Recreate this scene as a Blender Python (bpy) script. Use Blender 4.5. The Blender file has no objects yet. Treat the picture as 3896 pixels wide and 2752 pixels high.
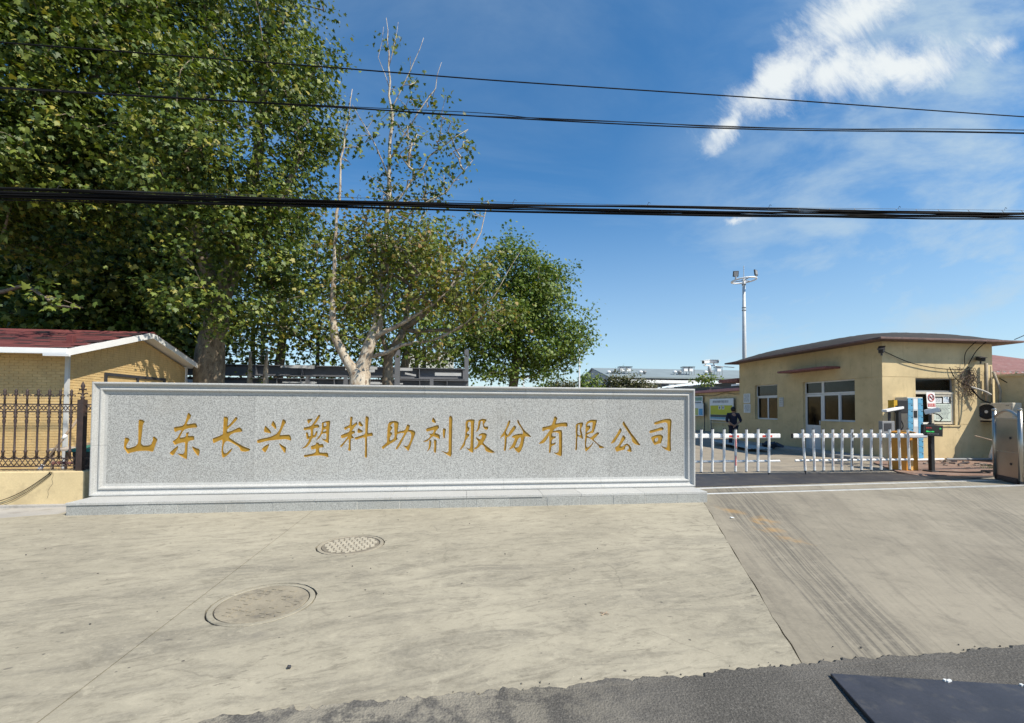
import bpy, bmesh, math, random
import numpy as np
from mathutils import Vector, Matrix, Euler
from mathutils.geometry import delaunay_2d_cdt

R = math.radians
scene = bpy.context.scene
col = scene.collection

# ------------------------------------------------------------------ camera
FPX, PPX, PPY, CAM_H = 1641.5, 1948.0, 1514.8, 1.6
YAW, PITCH, ROLL = .1174, .024, .006
_f0 = Vector((math.sin(YAW), math.cos(YAW), 0)); _r0 = Vector((math.cos(YAW), -math.sin(YAW), 0)); _z = Vector((0, 0, 1))
CF = _f0 * math.cos(PITCH) + _z * math.sin(PITCH)
_t0 = -_f0 * math.sin(PITCH) + _z * math.cos(PITCH)
CR = _r0 * math.cos(ROLL) + _t0 * math.sin(ROLL)
CT = -_r0 * math.sin(ROLL) + _t0 * math.cos(ROLL)
CAM = Vector((0, 0, CAM_H))
cd = bpy.data.cameras.new('camera'); cam = bpy.data.objects.new('camera', cd); col.objects.link(cam)
m3 = Matrix((CR, CT, -CF)).transposed()
cam.matrix_world = Matrix.Translation(CAM) @ m3.to_4x4()
cd.sensor_fit = 'HORIZONTAL'; cd.sensor_width = 36; cd.lens = 36 * FPX / 3896
cd.shift_y = (PPY - 1376) / 3896
cd.clip_start = .05; cd.clip_end = 2000
scene.camera = cam

# ------------------------------------------------------------------ sun, sky, exposure
SUN = Vector((.498, -.439, .747)).normalized()
sl = bpy.data.lights.new('sun', 'SUN'); sl.energy = 5.0; sl.angle = R(.53); sl.color = (1, .93, .80)
so = bpy.data.objects.new('sun', sl); col.objects.link(so)
so.rotation_euler = SUN.to_track_quat('Z', 'Y').to_euler(); so.location = (8, -6, 20)
scene.view_settings.view_transform = 'Standard'; scene.view_settings.look = 'None'
scene.view_settings.gamma = 1; scene.view_settings.use_curve_mapping = False
scene.view_settings.exposure = 0.38

w = bpy.data.worlds.new('World'); scene.world = w; w.use_nodes = True
NT = w.node_tree; NT.nodes.clear()
def nd(t, **k):
    n = NT.nodes.new(t)
    for a, b in k.items(): setattr(n, a, b)
    return n
def put(sock, v):
    if hasattr(v, 'is_output') or isinstance(v, bpy.types.NodeSocket): NT.links.new(v, sock)
    else: sock.default_value = v
def mth(op, a, b=None, c=None, clamp=False):
    n = nd('ShaderNodeMath', operation=op, use_clamp=clamp)
    put(n.inputs[0], a)
    if b is not None: put(n.inputs[1], b)
    if c is not None: put(n.inputs[2], c)
    return n.outputs[0]
def mix(fac, a, b, mode='MIX'):
    n = nd('ShaderNodeMix', data_type='RGBA', blend_type=mode)
    put(n.inputs[0], fac); put(n.inputs[6], a); put(n.inputs[7], b)
    return n.outputs[2]
def smooth(v, lo, hi, a=0., b=1.):
    n = nd('ShaderNodeMapRange', interpolation_type='SMOOTHSTEP')
    put(n.inputs[0], v); put(n.inputs[1], lo); put(n.inputs[2], hi); put(n.inputs[3], a); put(n.inputs[4], b)
    return n.outputs[0]
def comb(x, y, z=0.):
    n = nd('ShaderNodeCombineXYZ'); put(n.inputs[0], x); put(n.inputs[1], y); put(n.inputs[2], z); return n.outputs[0]
def noise(vec, scale, detail=4, rough=.55, dist=0., fac=True):
    n = nd('ShaderNodeTexNoise'); put(n.inputs['Vector'], vec); n.inputs['Scale'].default_value = scale
    n.inputs['Detail'].default_value = detail; n.inputs['Roughness'].default_value = rough
    n.inputs['Distortion'].default_value = dist
    return n.outputs['Fac'] if fac else n.outputs['Color']
sky = nd('ShaderNodeTexSky', sky_type='NISHITA', sun_disc=False)
sky.sun_elevation = math.asin(SUN.z); sky.sun_rotation = math.atan2(SUN.x, SUN.y)
sky.altitude = 30; sky.air_density = 1.0; sky.dust_density = .15; sky.ozone_density = 3.0
tc = nd('ShaderNodeTexCoord')
sep = nd('ShaderNodeSeparateXYZ'); NT.links.new(tc.outputs['Generated'], sep.inputs[0])
dx, dy, dz = sep.outputs
ahead = smooth(dy, .02, .12)
dys = mth('MAXIMUM', dy, .02)
U = mth('DIVIDE', dx, dys); V = mth('DIVIDE', dz, dys)
UV = comb(U, V)
warp = noise(UV, 7.0, 6, .6, fac=False)
wsub = nd('ShaderNodeVectorMath', operation='MULTIPLY_ADD')
NT.links.new(warp, wsub.inputs[0]); wsub.inputs[1].default_value = (.11, .11, 0); 
va = nd('ShaderNodeVectorMath', operation='ADD'); NT.links.new(UV, va.inputs[0]); va.inputs[1].default_value = (-.055, -.055, 0)
NT.links.new(va.outputs[0], wsub.inputs[2])
ws = nd('ShaderNodeSeparateXYZ'); NT.links.new(wsub.outputs[0], ws.inputs[0])
Uw, Vw = ws.outputs[0], ws.outputs[1]
def blob(uc, vc, ang, ra, rb, gain=1.):
    c, s = math.cos(R(ang)), math.sin(R(ang))
    du = mth('SUBTRACT', Uw, uc); dv = mth('SUBTRACT', Vw, vc)
    a = mth('DIVIDE', mth('MULTIPLY_ADD', du, c, mth('MULTIPLY', dv, s)), ra)
    b = mth('DIVIDE', mth('MULTIPLY_ADD', du, -s, mth('MULTIPLY', dv, c)), rb)
    d = mth('SQRT', mth('ADD', mth('MULTIPLY', a, a), mth('MULTIPLY', b, b)))
    return mth('MULTIPLY', mth('SUBTRACT', 1., d), gain)
bl = None
for q in [(.82, .865, 41, .27, .072), (1.03, 1.055, 33, .24, .085), (1.14, .915, 15, .29, .078), (.95, .885, 20, .18, .085),
          (.66, .71, 45, .10, .035), (.685, .472, 8, .05, .014, .8), (1.46, 1.0, 15, .07, .03, .45)]:
    o = blob(*q); bl = o if bl is None else mth('MAXIMUM', bl, o)
rot = nd('ShaderNodeVectorRotate', rotation_type='Z_AXIS'); NT.links.new(UV, rot.inputs['Vector']); rot.inputs['Angle'].default_value = R(-50)
strv = nd('ShaderNodeVectorMath', operation='MULTIPLY'); NT.links.new(rot.outputs[0], strv.inputs[0]); strv.inputs[1].default_value = (1., .55, 1.)
n1 = noise(strv.outputs[0], 9.5, 14, .72, .4)
dens = mth('MULTIPLY_ADD', mth('SUBTRACT', n1, .5), 2.0, bl)
cloud = smooth(dens, -.14, .92)
# thin high cirrus, spread over the whole sky
dzs = mth('MAXIMUM', dz, .03)
P2 = comb(mth('DIVIDE', dx, mth('ADD', dzs, .12)), mth('DIVIDE', dy, mth('ADD', dzs, .12)))
sv = nd('ShaderNodeVectorMath', operation='MULTIPLY'); NT.links.new(P2, sv.inputs[0]); sv.inputs[1].default_value = (.55, 1.25, 1.)
c1 = noise(sv.outputs[0], 1.3, 9, .6, .5)
P3 = nd('ShaderNodeVectorMath', operation='ADD'); NT.links.new(P2, P3.inputs[0]); P3.inputs[1].default_value = (-2.4, 5.3, 0)
c2 = noise(P3.outputs[0], .42, 2, .5)
cir = mth('MULTIPLY', mth('MULTIPLY', smooth(c1, .40, .80), smooth(c2, .42, .62)), .4)
# broad cirrus veil towards the right of the view
rv = nd('ShaderNodeVectorRotate', rotation_type='Z_AXIS'); NT.links.new(UV, rv.inputs['Vector']); rv.inputs['Angle'].default_value = R(-14)
sv2 = nd('ShaderNodeVectorMath', operation='MULTIPLY'); NT.links.new(rv.outputs[0], sv2.inputs[0]); sv2.inputs[1].default_value = (1., 2.6, 1.)
v1 = noise(sv2.outputs[0], 2.3, 11, .62, .2); v0 = noise(UV, 1.7, 3, .5)
veil = mth('MULTIPLY', smooth(mth('MULTIPLY_ADD', V, -.55, U), -.05, .75), mth('MULTIPLY_ADD', smooth(v1, .32, .74), .74, mth('MULTIPLY', smooth(v0, .35, .65), .16)))
veil = mth('MULTIPLY', veil, ahead)
haze = mth('MULTIPLY', smooth(dz, .50, -.05), .62)
thin = mth('MAXIMUM', mth('MAXIMUM', cir, veil), haze)
SKYS = .130
hs = nd('ShaderNodeHueSaturation'); NT.links.new(sky.outputs[0], hs.inputs['Color']); hs.inputs['Saturation'].default_value = 1.26; hs.inputs['Hue'].default_value = .496
skyc = nd('ShaderNodeVectorMath', operation='SCALE'); NT.links.new(hs.outputs[0], skyc.inputs[0]); skyc.inputs['Scale'].default_value = SKYS
base = mix(thin, skyc.outputs[0], (.42, .53, .61, 1))
full = mix(mth('MULTIPLY', mth('MULTIPLY', cloud, ahead), .95), base, (.68, .715, .72, 1))
bg = nd('ShaderNodeBackground'); NT.links.new(full, bg.inputs[0]); bg.inputs[1].default_value = 1.0
wo = nd('ShaderNodeOutputWorld'); NT.links.new(bg.outputs[0], wo.inputs[0])

# ------------------------------------------------------------------ helpers
S2 = 3896 / 2296
def ray(x, y): return CR * (x * S2 - PPX) - CT * (y * S2 - PPY) + CF * FPX
def at(x, y, Y):            # a point seen at (x, y) of the 2296 px wide picture, standing at depth Y of the site
    d = ray(x, y); return CAM + d * (Y / d.y)
def atx(x, y, X):
    d = ray(x, y); return CAM + d * (X / d.x)
def gr(x, y, z=0.):
    d = ray(x, y); return CAM + d * ((z - CAM_H) / d.z)

class MB:
    def __init__(s): s.v = []; s.f = []
    def add(s, vs, fs):
        o = len(s.v); s.v += [tuple(p) for p in vs]; s.f += [tuple(i + o for i in f) for f in fs]; return s
    def box(s, x0, x1, y0, y1, z0, z1):
        if x0 > x1: x0, x1 = x1, x0
        if y0 > y1: y0, y1 = y1, y0
        if z0 > z1: z0, z1 = z1, z0
        return s.add([(x0,y0,z0),(x1,y0,z0),(x1,y1,z0),(x0,y1,z0),(x0,y0,z1),(x1,y0,z1),(x1,y1,z1),(x0,y1,z1)],
                     [(0,3,2,1),(4,5,6,7),(0,1,5,4),(1,2,6,5),(2,3,7,6),(3,0,4,7)])
    def obox(s, c, h, m=None):
        m = m or Matrix.Identity(3); c = Vector(c)
        vs = [c + m @ Vector((a*h[0], b*h[1], d*h[2])) for d in (-1,1) for a, b in ((-1,-1),(1,-1),(1,1),(-1,1))]
        return s.add(vs, [(0,3,2,1),(4,5,6,7),(0,1,5,4),(1,2,6,5),(2,3,7,6),(3,0,4,7)])
    def prism(s, pts, a, b):       # pts: outline (list of 3D), extruded from +a to +b (vectors)
        a, b = Vector(a), Vector(b); n = len(pts)
        vs = [Vector(p) + a for p in pts] + [Vector(p) + b for p in pts]
        return s.add(vs, [tuple(range(n))[::-1], tuple(range(n, 2*n))] + [(i, (i+1) % n, n+(i+1) % n, n+i) for i in range(n)])
    def tube(s, pts, r, seg=8, caps=True):
        pts = [Vector(p) for p in pts]; n = len(pts)
        rr = r if hasattr(r, '__len__') else [r]*n
        vs = []; prev = None
        for i, p in enumerate(pts):
            d = (pts[min(i+1, n-1)] - pts[max(i-1, 0)]).normalized()
            if prev is None:
                ax = Vector((0,0,1)) if abs(d.z) < .9 else Vector((1,0,0))
                u = d.cross(ax).normalized()
            else:
                u = (prev - d*prev.dot(d)).normalized()
            prev = u; v = d.cross(u)
            for k in range(seg):
                t = 2*math.pi*k/seg; vs.append(p + (u*math.cos(t) + v*math.sin(t))*rr[i])
        fs = [(i*seg+k, i*seg+(k+1) % seg, (i+1)*seg+(k+1) % seg, (i+1)*seg+k) for i in range(n-1) for k in range(seg)]
        if caps: fs += [tuple(range(seg))[::-1], tuple(range((n-1)*seg, n*seg))]
        return s.add(vs, fs)
    def lathe(s, prof, c=(0,0,0), seg=12, m=None):   # prof: (radius, height) upwards
        c = Vector(c); m = m or Matrix.Identity(3); vs = []
        for r, z in prof:
            for k in range(seg):
                t = 2*math.pi*k/seg; vs.append(c + m @ Vector((r*math.cos(t), r*math.sin(t), z)))
        n = len(prof)
        fs = [(i*seg+k, i*seg+(k+1) % seg, (i+1)*seg+(k+1) % seg, (i+1)*seg+k) for i in range(n-1) for k in range(seg)]
        fs += [tuple(range(seg))[::-1], tuple(range((n-1)*seg, n*seg))]
        return s.add(vs, fs)
    def mesh(s, name, mat=None, smooth=False):
        me = bpy.data.meshes.new(name); me.from_pydata(s.v, [], s.f); me.update()
        if mat: me.materials.append(mat)
        if smooth:
            me.polygons.foreach_set('use_smooth', [True]*len(me.polygons))
        return me
    def out(s, name, mat, parent=None, smooth=False, bevel=0., world=True):
        me = s.mesh(name, mat, smooth)
        return link(name, me, parent, bevel, world, smooth)
def link(name, me, parent=None, bevel=0., world=True, smooth=False):
    o = bpy.data.objects.new(name, me); col.objects.link(o)
    if parent:
        o.parent = parent
        if world: o.location = -org(parent)
    if bevel:
        b = o.modifiers.new('bevel', 'BEVEL'); b.width = bevel; b.segments = 2; b.limit_method = 'ANGLE'
        b.harden_normals = False
    elif smooth:
        try:
            me.shade_smooth() if False else None
        except Exception: pass
    return o
def org(o):
    p = Vector(o.location)
    while o.parent: o = o.parent; p += Vector(o.location)
    return p
def thing(name, label, cat, loc=(0,0,0), group=None, rz=0.):
    o = bpy.data.objects.new(name, None); col.objects.link(o); o.location = loc; o.rotation_euler.z = rz
    o.empty_display_size = .1
    o['label'] = label; o['category'] = cat
    if group: o['group'] = group
    return o
def tag(o, label, cat, group=None):
    o['label'] = label; o['category'] = cat
    if group: o['group'] = group
    return o
def struct(o): o['kind'] = 'structure'; return o

# ------------------------------------------------------------------ materials
class MT:
    def __init__(s, name):
        s.m = bpy.data.materials.new(name); s.m.use_nodes = True
        global NT
        NT = s.m.node_tree; NT.nodes.clear()
        s.o = nd('ShaderNodeOutputMaterial'); s.b = nd('ShaderNodeBsdfPrincipled')
        NT.links.new(s.b.outputs[0], s.o.inputs[0])
        s.geo = nd('ShaderNodeNewGeometry'); s.pos = s.geo.outputs['Position']
    def set(s, **k):
        for a, v in k.items(): put(s.b.inputs[a.replace('_', ' ')], v)
        return s
    def bump(s, h, strength=.3, dist=.01):
        n = nd('ShaderNodeBump'); n.inputs['Strength'].default_value = strength; n.inputs['Distance'].default_value = dist
        put(n.inputs['Height'], h); NT.links.new(n.outputs[0], s.b.inputs['Normal'])
def c4(c, k=1.): return (min(1, c[0]*k), min(1, c[1]*k), min(1, c[2]*k), 1)
def vscale(vec, sc):
    n = nd('ShaderNodeVectorMath', operation='MULTIPLY'); put(n.inputs[0], vec); n.inputs[1].default_value = sc; return n.outputs[0]
def vrot(vec, ang):
    n = nd('ShaderNodeVectorRotate', rotation_type='Z_AXIS'); put(n.inputs['Vector'], vec); n.inputs['Angle'].default_value = ang; return n.outputs[0]
def vor(vec, scale, feature='F1', rnd=1.):
    n = nd('ShaderNodeTexVoronoi', feature=feature); put(n.inputs['Vector'], vec); n.inputs['Scale'].default_value = scale
    n.inputs['Randomness'].default_value = rnd
    return n.outputs['Distance']
def plain(name, c, rough=.6, var=.18, scale=3., fine=60., metal=0., bump=.0, spec=.5, dirt=None, dirt_amt=.0):
    t = MT(name)
    a = noise(t.pos, scale, 5, .6); b = noise(t.pos, fine, 3, .6)
    f = mth('MULTIPLY_ADD', b, .35, mth('MULTIPLY', a, .65))
    colr = mix(smooth(f, .3, .7), c4(c, 1-var), c4(c, 1+var))
    if dirt:
        dn = noise(t.pos, scale*1.7+1.3, 7, .68)
        colr = mix(mth('MULTIPLY', smooth(dn, .5, .68), dirt_amt), colr, c4(dirt))
    t.set(Base_Color=colr, Roughness=rough, Metallic=metal, Specular_IOR_Level=spec)
    if bump: t.bump(b, bump, .01)
    return t.m
# ---- material library
def granite(name, c, contrast=.35, sc=70., rough=.65):
    t = MT(name)
    a = noise(t.pos, sc, 3, .7); b = noise(t.pos, sc*2.6, 2, .6); l = noise(t.pos, 1.2, 4, .6)
    f = mth('MULTIPLY_ADD', b, .4, mth('MULTIPLY', a, .6))
    k = smooth(f, .34, .66)
    cc = mix(k, c4(c, 1-contrast), c4(c, 1+contrast))
    st_ = noise(vscale(t.pos, (6, 6, .5)), 1.6, 5, .6)
    cc = mix(mth('MULTIPLY', smooth(l, .45, .75), .25), cc, c4((.30, .28, .24)))
    cc = mix(mth('MULTIPLY', smooth(st_, .55, .75), .22), cc, c4((.24, .225, .195)))
    oi_ = nd('ShaderNodeObjectInfo'); k_ = mth('MULTIPLY_ADD', oi_.outputs['Random'], .14, .93)
    vs_ = nd('ShaderNodeVectorMath', operation='SCALE'); put(vs_.inputs[0], cc); put(vs_.inputs['Scale'], k_); cc = vs_.outputs[0]
    t.set(Base_Color=cc, Roughness=rough, Specular_IOR_Level=.35); t.bump(f, .12, .004)
    return t.m
M_granite = granite('granite_panel', (.345, .345, .33), .52, 56.)
M_frame = granite('granite_frame', (.43, .43, .415), .24, 80., .6)
M_plinth = granite('granite_plinth', (.33, .335, .32), .36, 55.)
M_slab = granite('granite_slab', (.42, .42, .405), .22, 70.)
M_mortar = plain('pale_mortar', (.62, .60, .56), .9, .12)
def goldmat():
    t = MT('gold_paint'); a = noise(t.pos, 9, 5, .6); b = noise(t.pos, 60, 3, .6)
    t.set(Base_Color=mix(smooth(a, .3, .7), (.31, .170, .016, 1), (.41, .235, .028, 1)), Roughness=.45, Metallic=.2)
    t.bump(b, .25, .004); return t.m
M_gold = goldmat()

def concrete_apron():
    t = MT('concrete_apron')
    g = noise(t.pos, 120, 3, .7); gm = noise(t.pos, 34, 5, .7)
    st = noise(vscale(vrot(t.pos, R(-9)), (.75, 2.4, 1)), 1.15, 11, .72, .9)
    st2 = noise(vscale(vrot(t.pos, R(-14)), (1.1, 5.0, 1)), 2.2, 10, .76, 1.0)
    big = noise(t.pos, .45, 4, .55)
    sp = nd('ShaderNodeSeparateXYZ'); NT.links.new(t.pos, sp.inputs[0])
    far = smooth(sp.outputs[1], 4.2, 6.2)          # the dusty strip that no wheel reaches
    wear = mth('MULTIPLY', smooth(st, .44, .68), mth('MULTIPLY_ADD', far, -.65, 1.))
    c = mix(smooth(big, .35, .65), (.310, .280, .212, 1), (.400, .362, .275, 1))
    c = mix(mth('MULTIPLY', wear, .85), c, (.178, .163, .130, 1))
    c = mix(mth('MULTIPLY', smooth(st2, .51, .66), .65), c, (.150, .134, .102, 1))
    c = mix(mth('MULTIPLY', smooth(gm, .35, .7), .28), c, (.45, .405, .305, 1))
    c = mix(mth('MULTIPLY', smooth(g, .3, .75), .28), c, (.25, .23, .19, 1))
    mo = noise(vscale(t.pos, (1., 1.5, 1)), 4.5, 11, .78, .5)
    c = mix(mth('MULTIPLY', smooth(mo, .50, .66), .5), c, (.165, .148, .112, 1)); c = mix(mth('MULTIPLY', smooth(mo, .47, .36), .4), c, (.46, .415, .315, 1))
    w1 = nd('ShaderNodeVectorMath', operation='ADD'); NT.links.new(vscale(noise(t.pos, 9, 3, .6, fac=False), (.12, .12, 0)), w1.inputs[0]); NT.links.new(t.pos, w1.inputs[1])
    v1 = vor(vscale(w1.outputs[0], (1., 1.5, 1)), 4.2); k1 = smooth(v1, .12, .03)
    sel = smooth(noise(t.pos, 2.4, 2), .5, .58)
    c = mix(mth('MULTIPLY', mth('MULTIPLY', k1, sel), .75), c, (.11, .10, .085, 1))
    v2 = vor(vscale(w1.outputs[0], (.7, 1.8, 1)), 2.1); k2 = smooth(v2, .16, .05)
    c = mix(mth('MULTIPLY', mth('MULTIPLY', k2, smooth(noise(t.pos, 1.1, 2), .52, .6)), .38), c, (.17, .155, .13, 1))
    v3 = vor(t.pos, 6.5); c = mix(mth('MULTIPLY', mth('MULTIPLY', smooth(v3, .085, .045), smooth(noise(t.pos, 3.1, 2), .50, .54)), .85), c, (.06, .055, .05, 1))
    fl = noise(vscale(vrot(t.pos, R(-12)), (5., 17., 1)), 2.2, 4, .6); fm = smooth(noise(t.pos, 1.3, 3), .42, .6)
    c = mix(mth('MULTIPLY', mth('MULTIPLY', smooth(fl, .60, .68), fm), .6), c, (.12, .108, .085, 1))
    fl2 = noise(vscale(vrot(t.pos, R(20)), (9., 14., 1)), 4.0, 3, .6); c = mix(mth('MULTIPLY', smooth(fl2, .66, .72), .6), c, (.50, .45, .34, 1))
    ve = vor(w1.outputs[0], .55, 'DISTANCE_TO_EDGE'); ce = mth('MULTIPLY', smooth(ve, .006, .001), smooth(noise(t.pos, .8, 3), .50, .60))
    c = mix(mth('MULTIPLY', ce, .28), c, (.10, .09, .07, 1))
    t.set(Base_Color=c, Roughness=.86, Specular_IOR_Level=.25)
    t.bump(mth('MULTIPLY_ADD', gm, .6, mth('MULTIPLY', g, .4)), .4, .008)
    return t.m
M_apron = concrete_apron()
def driveway_mat():
    t = MT('driveway_concrete')
    sp = nd('ShaderNodeSeparateXYZ'); NT.links.new(t.pos, sp.inputs[0]); X, Y = sp.outputs[0], sp.outputs[1]
    den = mth('ADD', Y, 2.6); tt = mth('DIVIDE', mth('SUBTRACT', X, .35), den)
    tt = mth('ADD', tt, mth('MULTIPLY', mth('SUBTRACT', noise(t.pos, .5, 2), .5), .016))
    fine = noise(comb(mth('MULTIPLY', tt, 95.), mth('MULTIPLY', den, .55)), 1., 8, .68, .2)
    lines = noise(comb(mth('MULTIPLY', tt, 210.), mth('MULTIPLY', den, .30)), 1., 4, .6)
    wide = noise(comb(mth('MULTIPLY', tt, 11.), mth('MULTIPLY', den, .25)), 1., 4, .55)
    g = noise(t.pos, 110, 3, .7); gm = noise(t.pos, 26, 5, .7); big = noise(t.pos, .5, 4)
    c = mix(smooth(big, .35, .65), (.240, .213, .162, 1), (.305, .270, .206, 1))
    c = mix(mth('MULTIPLY', smooth(wide, .48, .66), .35), c, (.165, .142, .108, 1))
    c = mix(mth('MULTIPLY', smooth(fine, .48, .70), .42), c, (.105, .094, .074, 1))
    band = mth('MULTIPLY', smooth(tt, .405, .44), smooth(tt, .56, .50))
    band2 = mth('MULTIPLY', smooth(tt, .86, .90), smooth(tt, 1.04, .98))
    bb = mth('MAXIMUM', band, mth('MULTIPLY', band2, .5))
    c = mix(mth('MULTIPLY', mth('MULTIPLY', bb, smooth(lines, .44, .60)), .72), c, (.075, .070, .060, 1))
    mo = noise(t.pos, 3.6, 11, .78, .5); c = mix(mth('MULTIPLY', smooth(mo, .50, .66), .5), c, (.140, .125, .098, 1)); c = mix(mth('MULTIPLY', smooth(mo, .47, .36), .35), c, (.36, .32, .245, 1))
    c = mix(mth('MULTIPLY', smooth(gm, .4, .7), .22), c, (.38, .335, .255, 1))
    c = mix(mth('MULTIPLY', smooth(g, .3, .75), .25), c, (.20, .18, .15, 1))
    def og(cx, cy, r): 
        return mth('SQRT', mth('ADD', mth('POWER', mth('SUBTRACT', X, cx), 2.), mth('POWER', mth('MULTIPLY', mth('SUBTRACT', Y, cy), .55), 2.)))
    on = noise(vscale(t.pos, (1, .5, 1)), 5., 6, .7)
    om = None
    for (cx, cy, r) in ((4.28, 6.45, .17), (4.4, 5.85, .13), (4.18, 5.75, .12), (4.12, 5.35, .12), (4.1, 5.0, .13)):
        q = smooth(mth('MULTIPLY_ADD', mth('SUBTRACT', on, .5), .75, og(cx, cy, r)), r*1.3, -.05)
        om = q if om is None else mth('MAXIMUM', om, q)
    c = mix(mth('MULTIPLY', om, .55), c, (.43, .25, .075, 1))
    v3 = vor(t.pos, 7); c = mix(mth('MULTIPLY', mth('MULTIPLY', smooth(v3, .06, .02), smooth(noise(t.pos, 3., 2), .55, .6)), .7), c, (.08, .075, .07, 1))
    t.set(Base_Color=c, Roughness=.82, Specular_IOR_Level=.3)
    t.bump(mth('MULTIPLY_ADD', gm, .6, mth('MULTIPLY', g, .4)), .25, .006)
    return t.m
M_drive = driveway_mat()
def asphalt():
    t = MT('asphalt')
    sp = nd('ShaderNodeSeparateXYZ'); NT.links.new(t.pos, sp.inputs[0]); X, Y = sp.outputs[0], sp.outputs[1]
    agg = vor(t.pos, 85); g = noise(t.pos, 75, 4, .75); big = noise(t.pos, 1.6, 5, .6)
    c = mix(smooth(big, .35, .65), (.075, .070, .062, 1), (.115, .107, .095, 1))
    c = mix(mth('MULTIPLY', smooth(g, .46, .68), .55), c, (.21, .197, .175, 1))
    c = mix(mth('MULTIPLY', smooth(agg, .45, .12), .55), c, (.05, .048, .045, 1))
    w = noise(t.pos, 6.5, 8, .75); left = smooth(X, 1.5, -.5)
    c = mix(mth('MULTIPLY', mth('MULTIPLY', smooth(w, .42, .56), left), .85), c, (.27, .245, .195, 1))
    t.set(Base_Color=c, Roughness=.88, Specular_IOR_Level=.3)
    t.bump(mth('MULTIPLY_ADD', g, .6, mth('MULTIPLY', agg, .5)), .7, .012)
    return t.m
M_asph = asphalt()
M_ground = plain('yard_concrete', (.27, .23, .175), .9, .2, .6, 40, dirt=(.15, .135, .11), dirt_amt=.6, bump=.1)
M_pave = plain('grey_pavement', (.36, .34, .31), .9, .16, 1.5, 60, dirt=(.22, .2, .17), dirt_amt=.5, bump=.2)
M_strip = plain('dark_steel_deck', (.040, .037, .038), .55, .3, 1.1, 30, dirt=(.13, .112, .09), dirt_amt=.45, spec=.35)
M_joint = plain('joint_dirt', (.075, .068, .058), .95, .3, 8)
M_rail = plain('worn_rail_steel', (.78, .77, .74), .35, .12, 5, metal=.6)
M_redpave = plain('red_paving', (.22, .135, .10), .9, .25, 3, 50, dirt=(.27, .23, .175), dirt_amt=.85)
M_iron_cover = plain('cast_cover', (.30, .265, .20), .85, .15, 8, 60, dirt=(.2, .18, .14), dirt_amt=.6)
M_yellow = plain('yellow_plaster', (.60, .465, .25), .92, .10, 1.1, 45, dirt=(.40, .31, .17), dirt_amt=.5, bump=.2)
def plaster(name, c, stain):
    t = MT(name); a = noise(t.pos, 1.0, 6, .62); b = noise(t.pos, 45, 3, .6); d = noise(t.pos, 3.2, 8, .72); st_ = noise(vscale(t.pos, (5, 5, .45)), 1.5, 6, .65)
    cc = mix(smooth(a, .32, .68), c4(c, .88), c4(c, 1.08)); cc = mix(mth('MULTIPLY', smooth(d, .52, .68), .42), cc, c4(stain)); cc = mix(mth('MULTIPLY', smooth(st_, .56, .72), .35), cc, c4(stain, .8))
    cc = mix(mth('MULTIPLY', smooth(b, .55, .75), .25), cc, c4(c, .7)); v = vor(t.pos, 3.1); cc = mix(mth('MULTIPLY', mth('MULTIPLY', smooth(v, .09, .03), smooth(noise(t.pos, 1.4, 2), .52, .58)), .6), cc, c4((.22, .17, .11)))
    t.set(Base_Color=cc, Roughness=.93, Specular_IOR_Level=.2); t.bump(mth('MULTIPLY_ADD', d, .5, mth('MULTIPLY', b, .5)), .25, .012); return t.m
M_yellow = plaster('yellow_plaster_wall', (.61, .485, .28), (.40, .315, .18))
M_cream = plain('cream_plaster', (.61, .485, .275), .92, .1, 1.4, 40, dirt=(.42, .33, .19), dirt_amt=.6, bump=.15)
M_maroon = plain('maroon_paint', (.22, .085, .075), .8, .2, 3, 40, dirt=(.33, .20, .17), dirt_amt=.6)
M_pink = plain('faded_pink', (.42, .20, .19), .85, .15, 2)
M_felt = plain('roof_felt', (.030, .026, .023), .95, .3, 1.6, 25, dirt=(.055, .045, .038), dirt_amt=.5, bump=.3)
M_white = plain('white_paint', (.78, .78, .77), .45, .06, 3)
M_whitedirty = plain('worn_white_paint', (.80, .79, .76), .45, .06, 6, 40, dirt=(.5, .47, .43), dirt_amt=.35)
M_upvc = plain('window_plastic', (.66, .67, .68), .4, .05, 3)
M_black = plain('black_plastic', (.018, .018, .02), .5, .2)
M_dark = plain('dark_steel', (.04, .04, .045), .5, .2)
M_red = plain('red_tape', (.52, .045, .03), .5, .15, 20)
M_iron = plain('rusty_iron', (.040, .026, .023), .65, .35, 9, 80, dirt=(.085, .04, .028), dirt_amt=.4)
M_orange = plain('orange_cabinet', (.62, .26, .03), .42, .1, 3)
M_blue = plain('locker_blue', (.11, .34, .52), .45, .08)
M_lgrey = plain('light_grey_metal', (.52, .53, .53), .5, .08)
M_mgrey = plain('mid_grey_metal', (.24, .245, .25), .5, .12)
M_beige = plain('beige_metal', (.58, .53, .43), .55, .1, 2, dirt=(.36, .31, .24), dirt_amt=.4)
M_inox = plain('brushed_inox', (.46, .43, .385), .33, .1, 2, 90, metal=.92)
M_rubber = plain('dark_plate', (.034, .034, .042), .45, .25, 5, 60, dirt=(.085, .078, .07), dirt_amt=.5)
M_paper = plain('paper', (.72, .74, .74), .8, .05)
M_ink = plain('ink', (.08, .08, .09), .8, .2)
M_cable = plain('cable_rubber', (.006, .006, .007), .8, .2, spec=.15)
M_wood = plain('old_wood', (.32, .24, .17), .85, .25, 8, 40)
M_skin = plain('skin', (.34, .19, .125), .6, .08)
M_navy = plain('navy_cloth', (.012, .014, .032), .9, .2, 8)
M_hair = plain('black_hair', (.010, .009, .009), .6, .3, 40)
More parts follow.
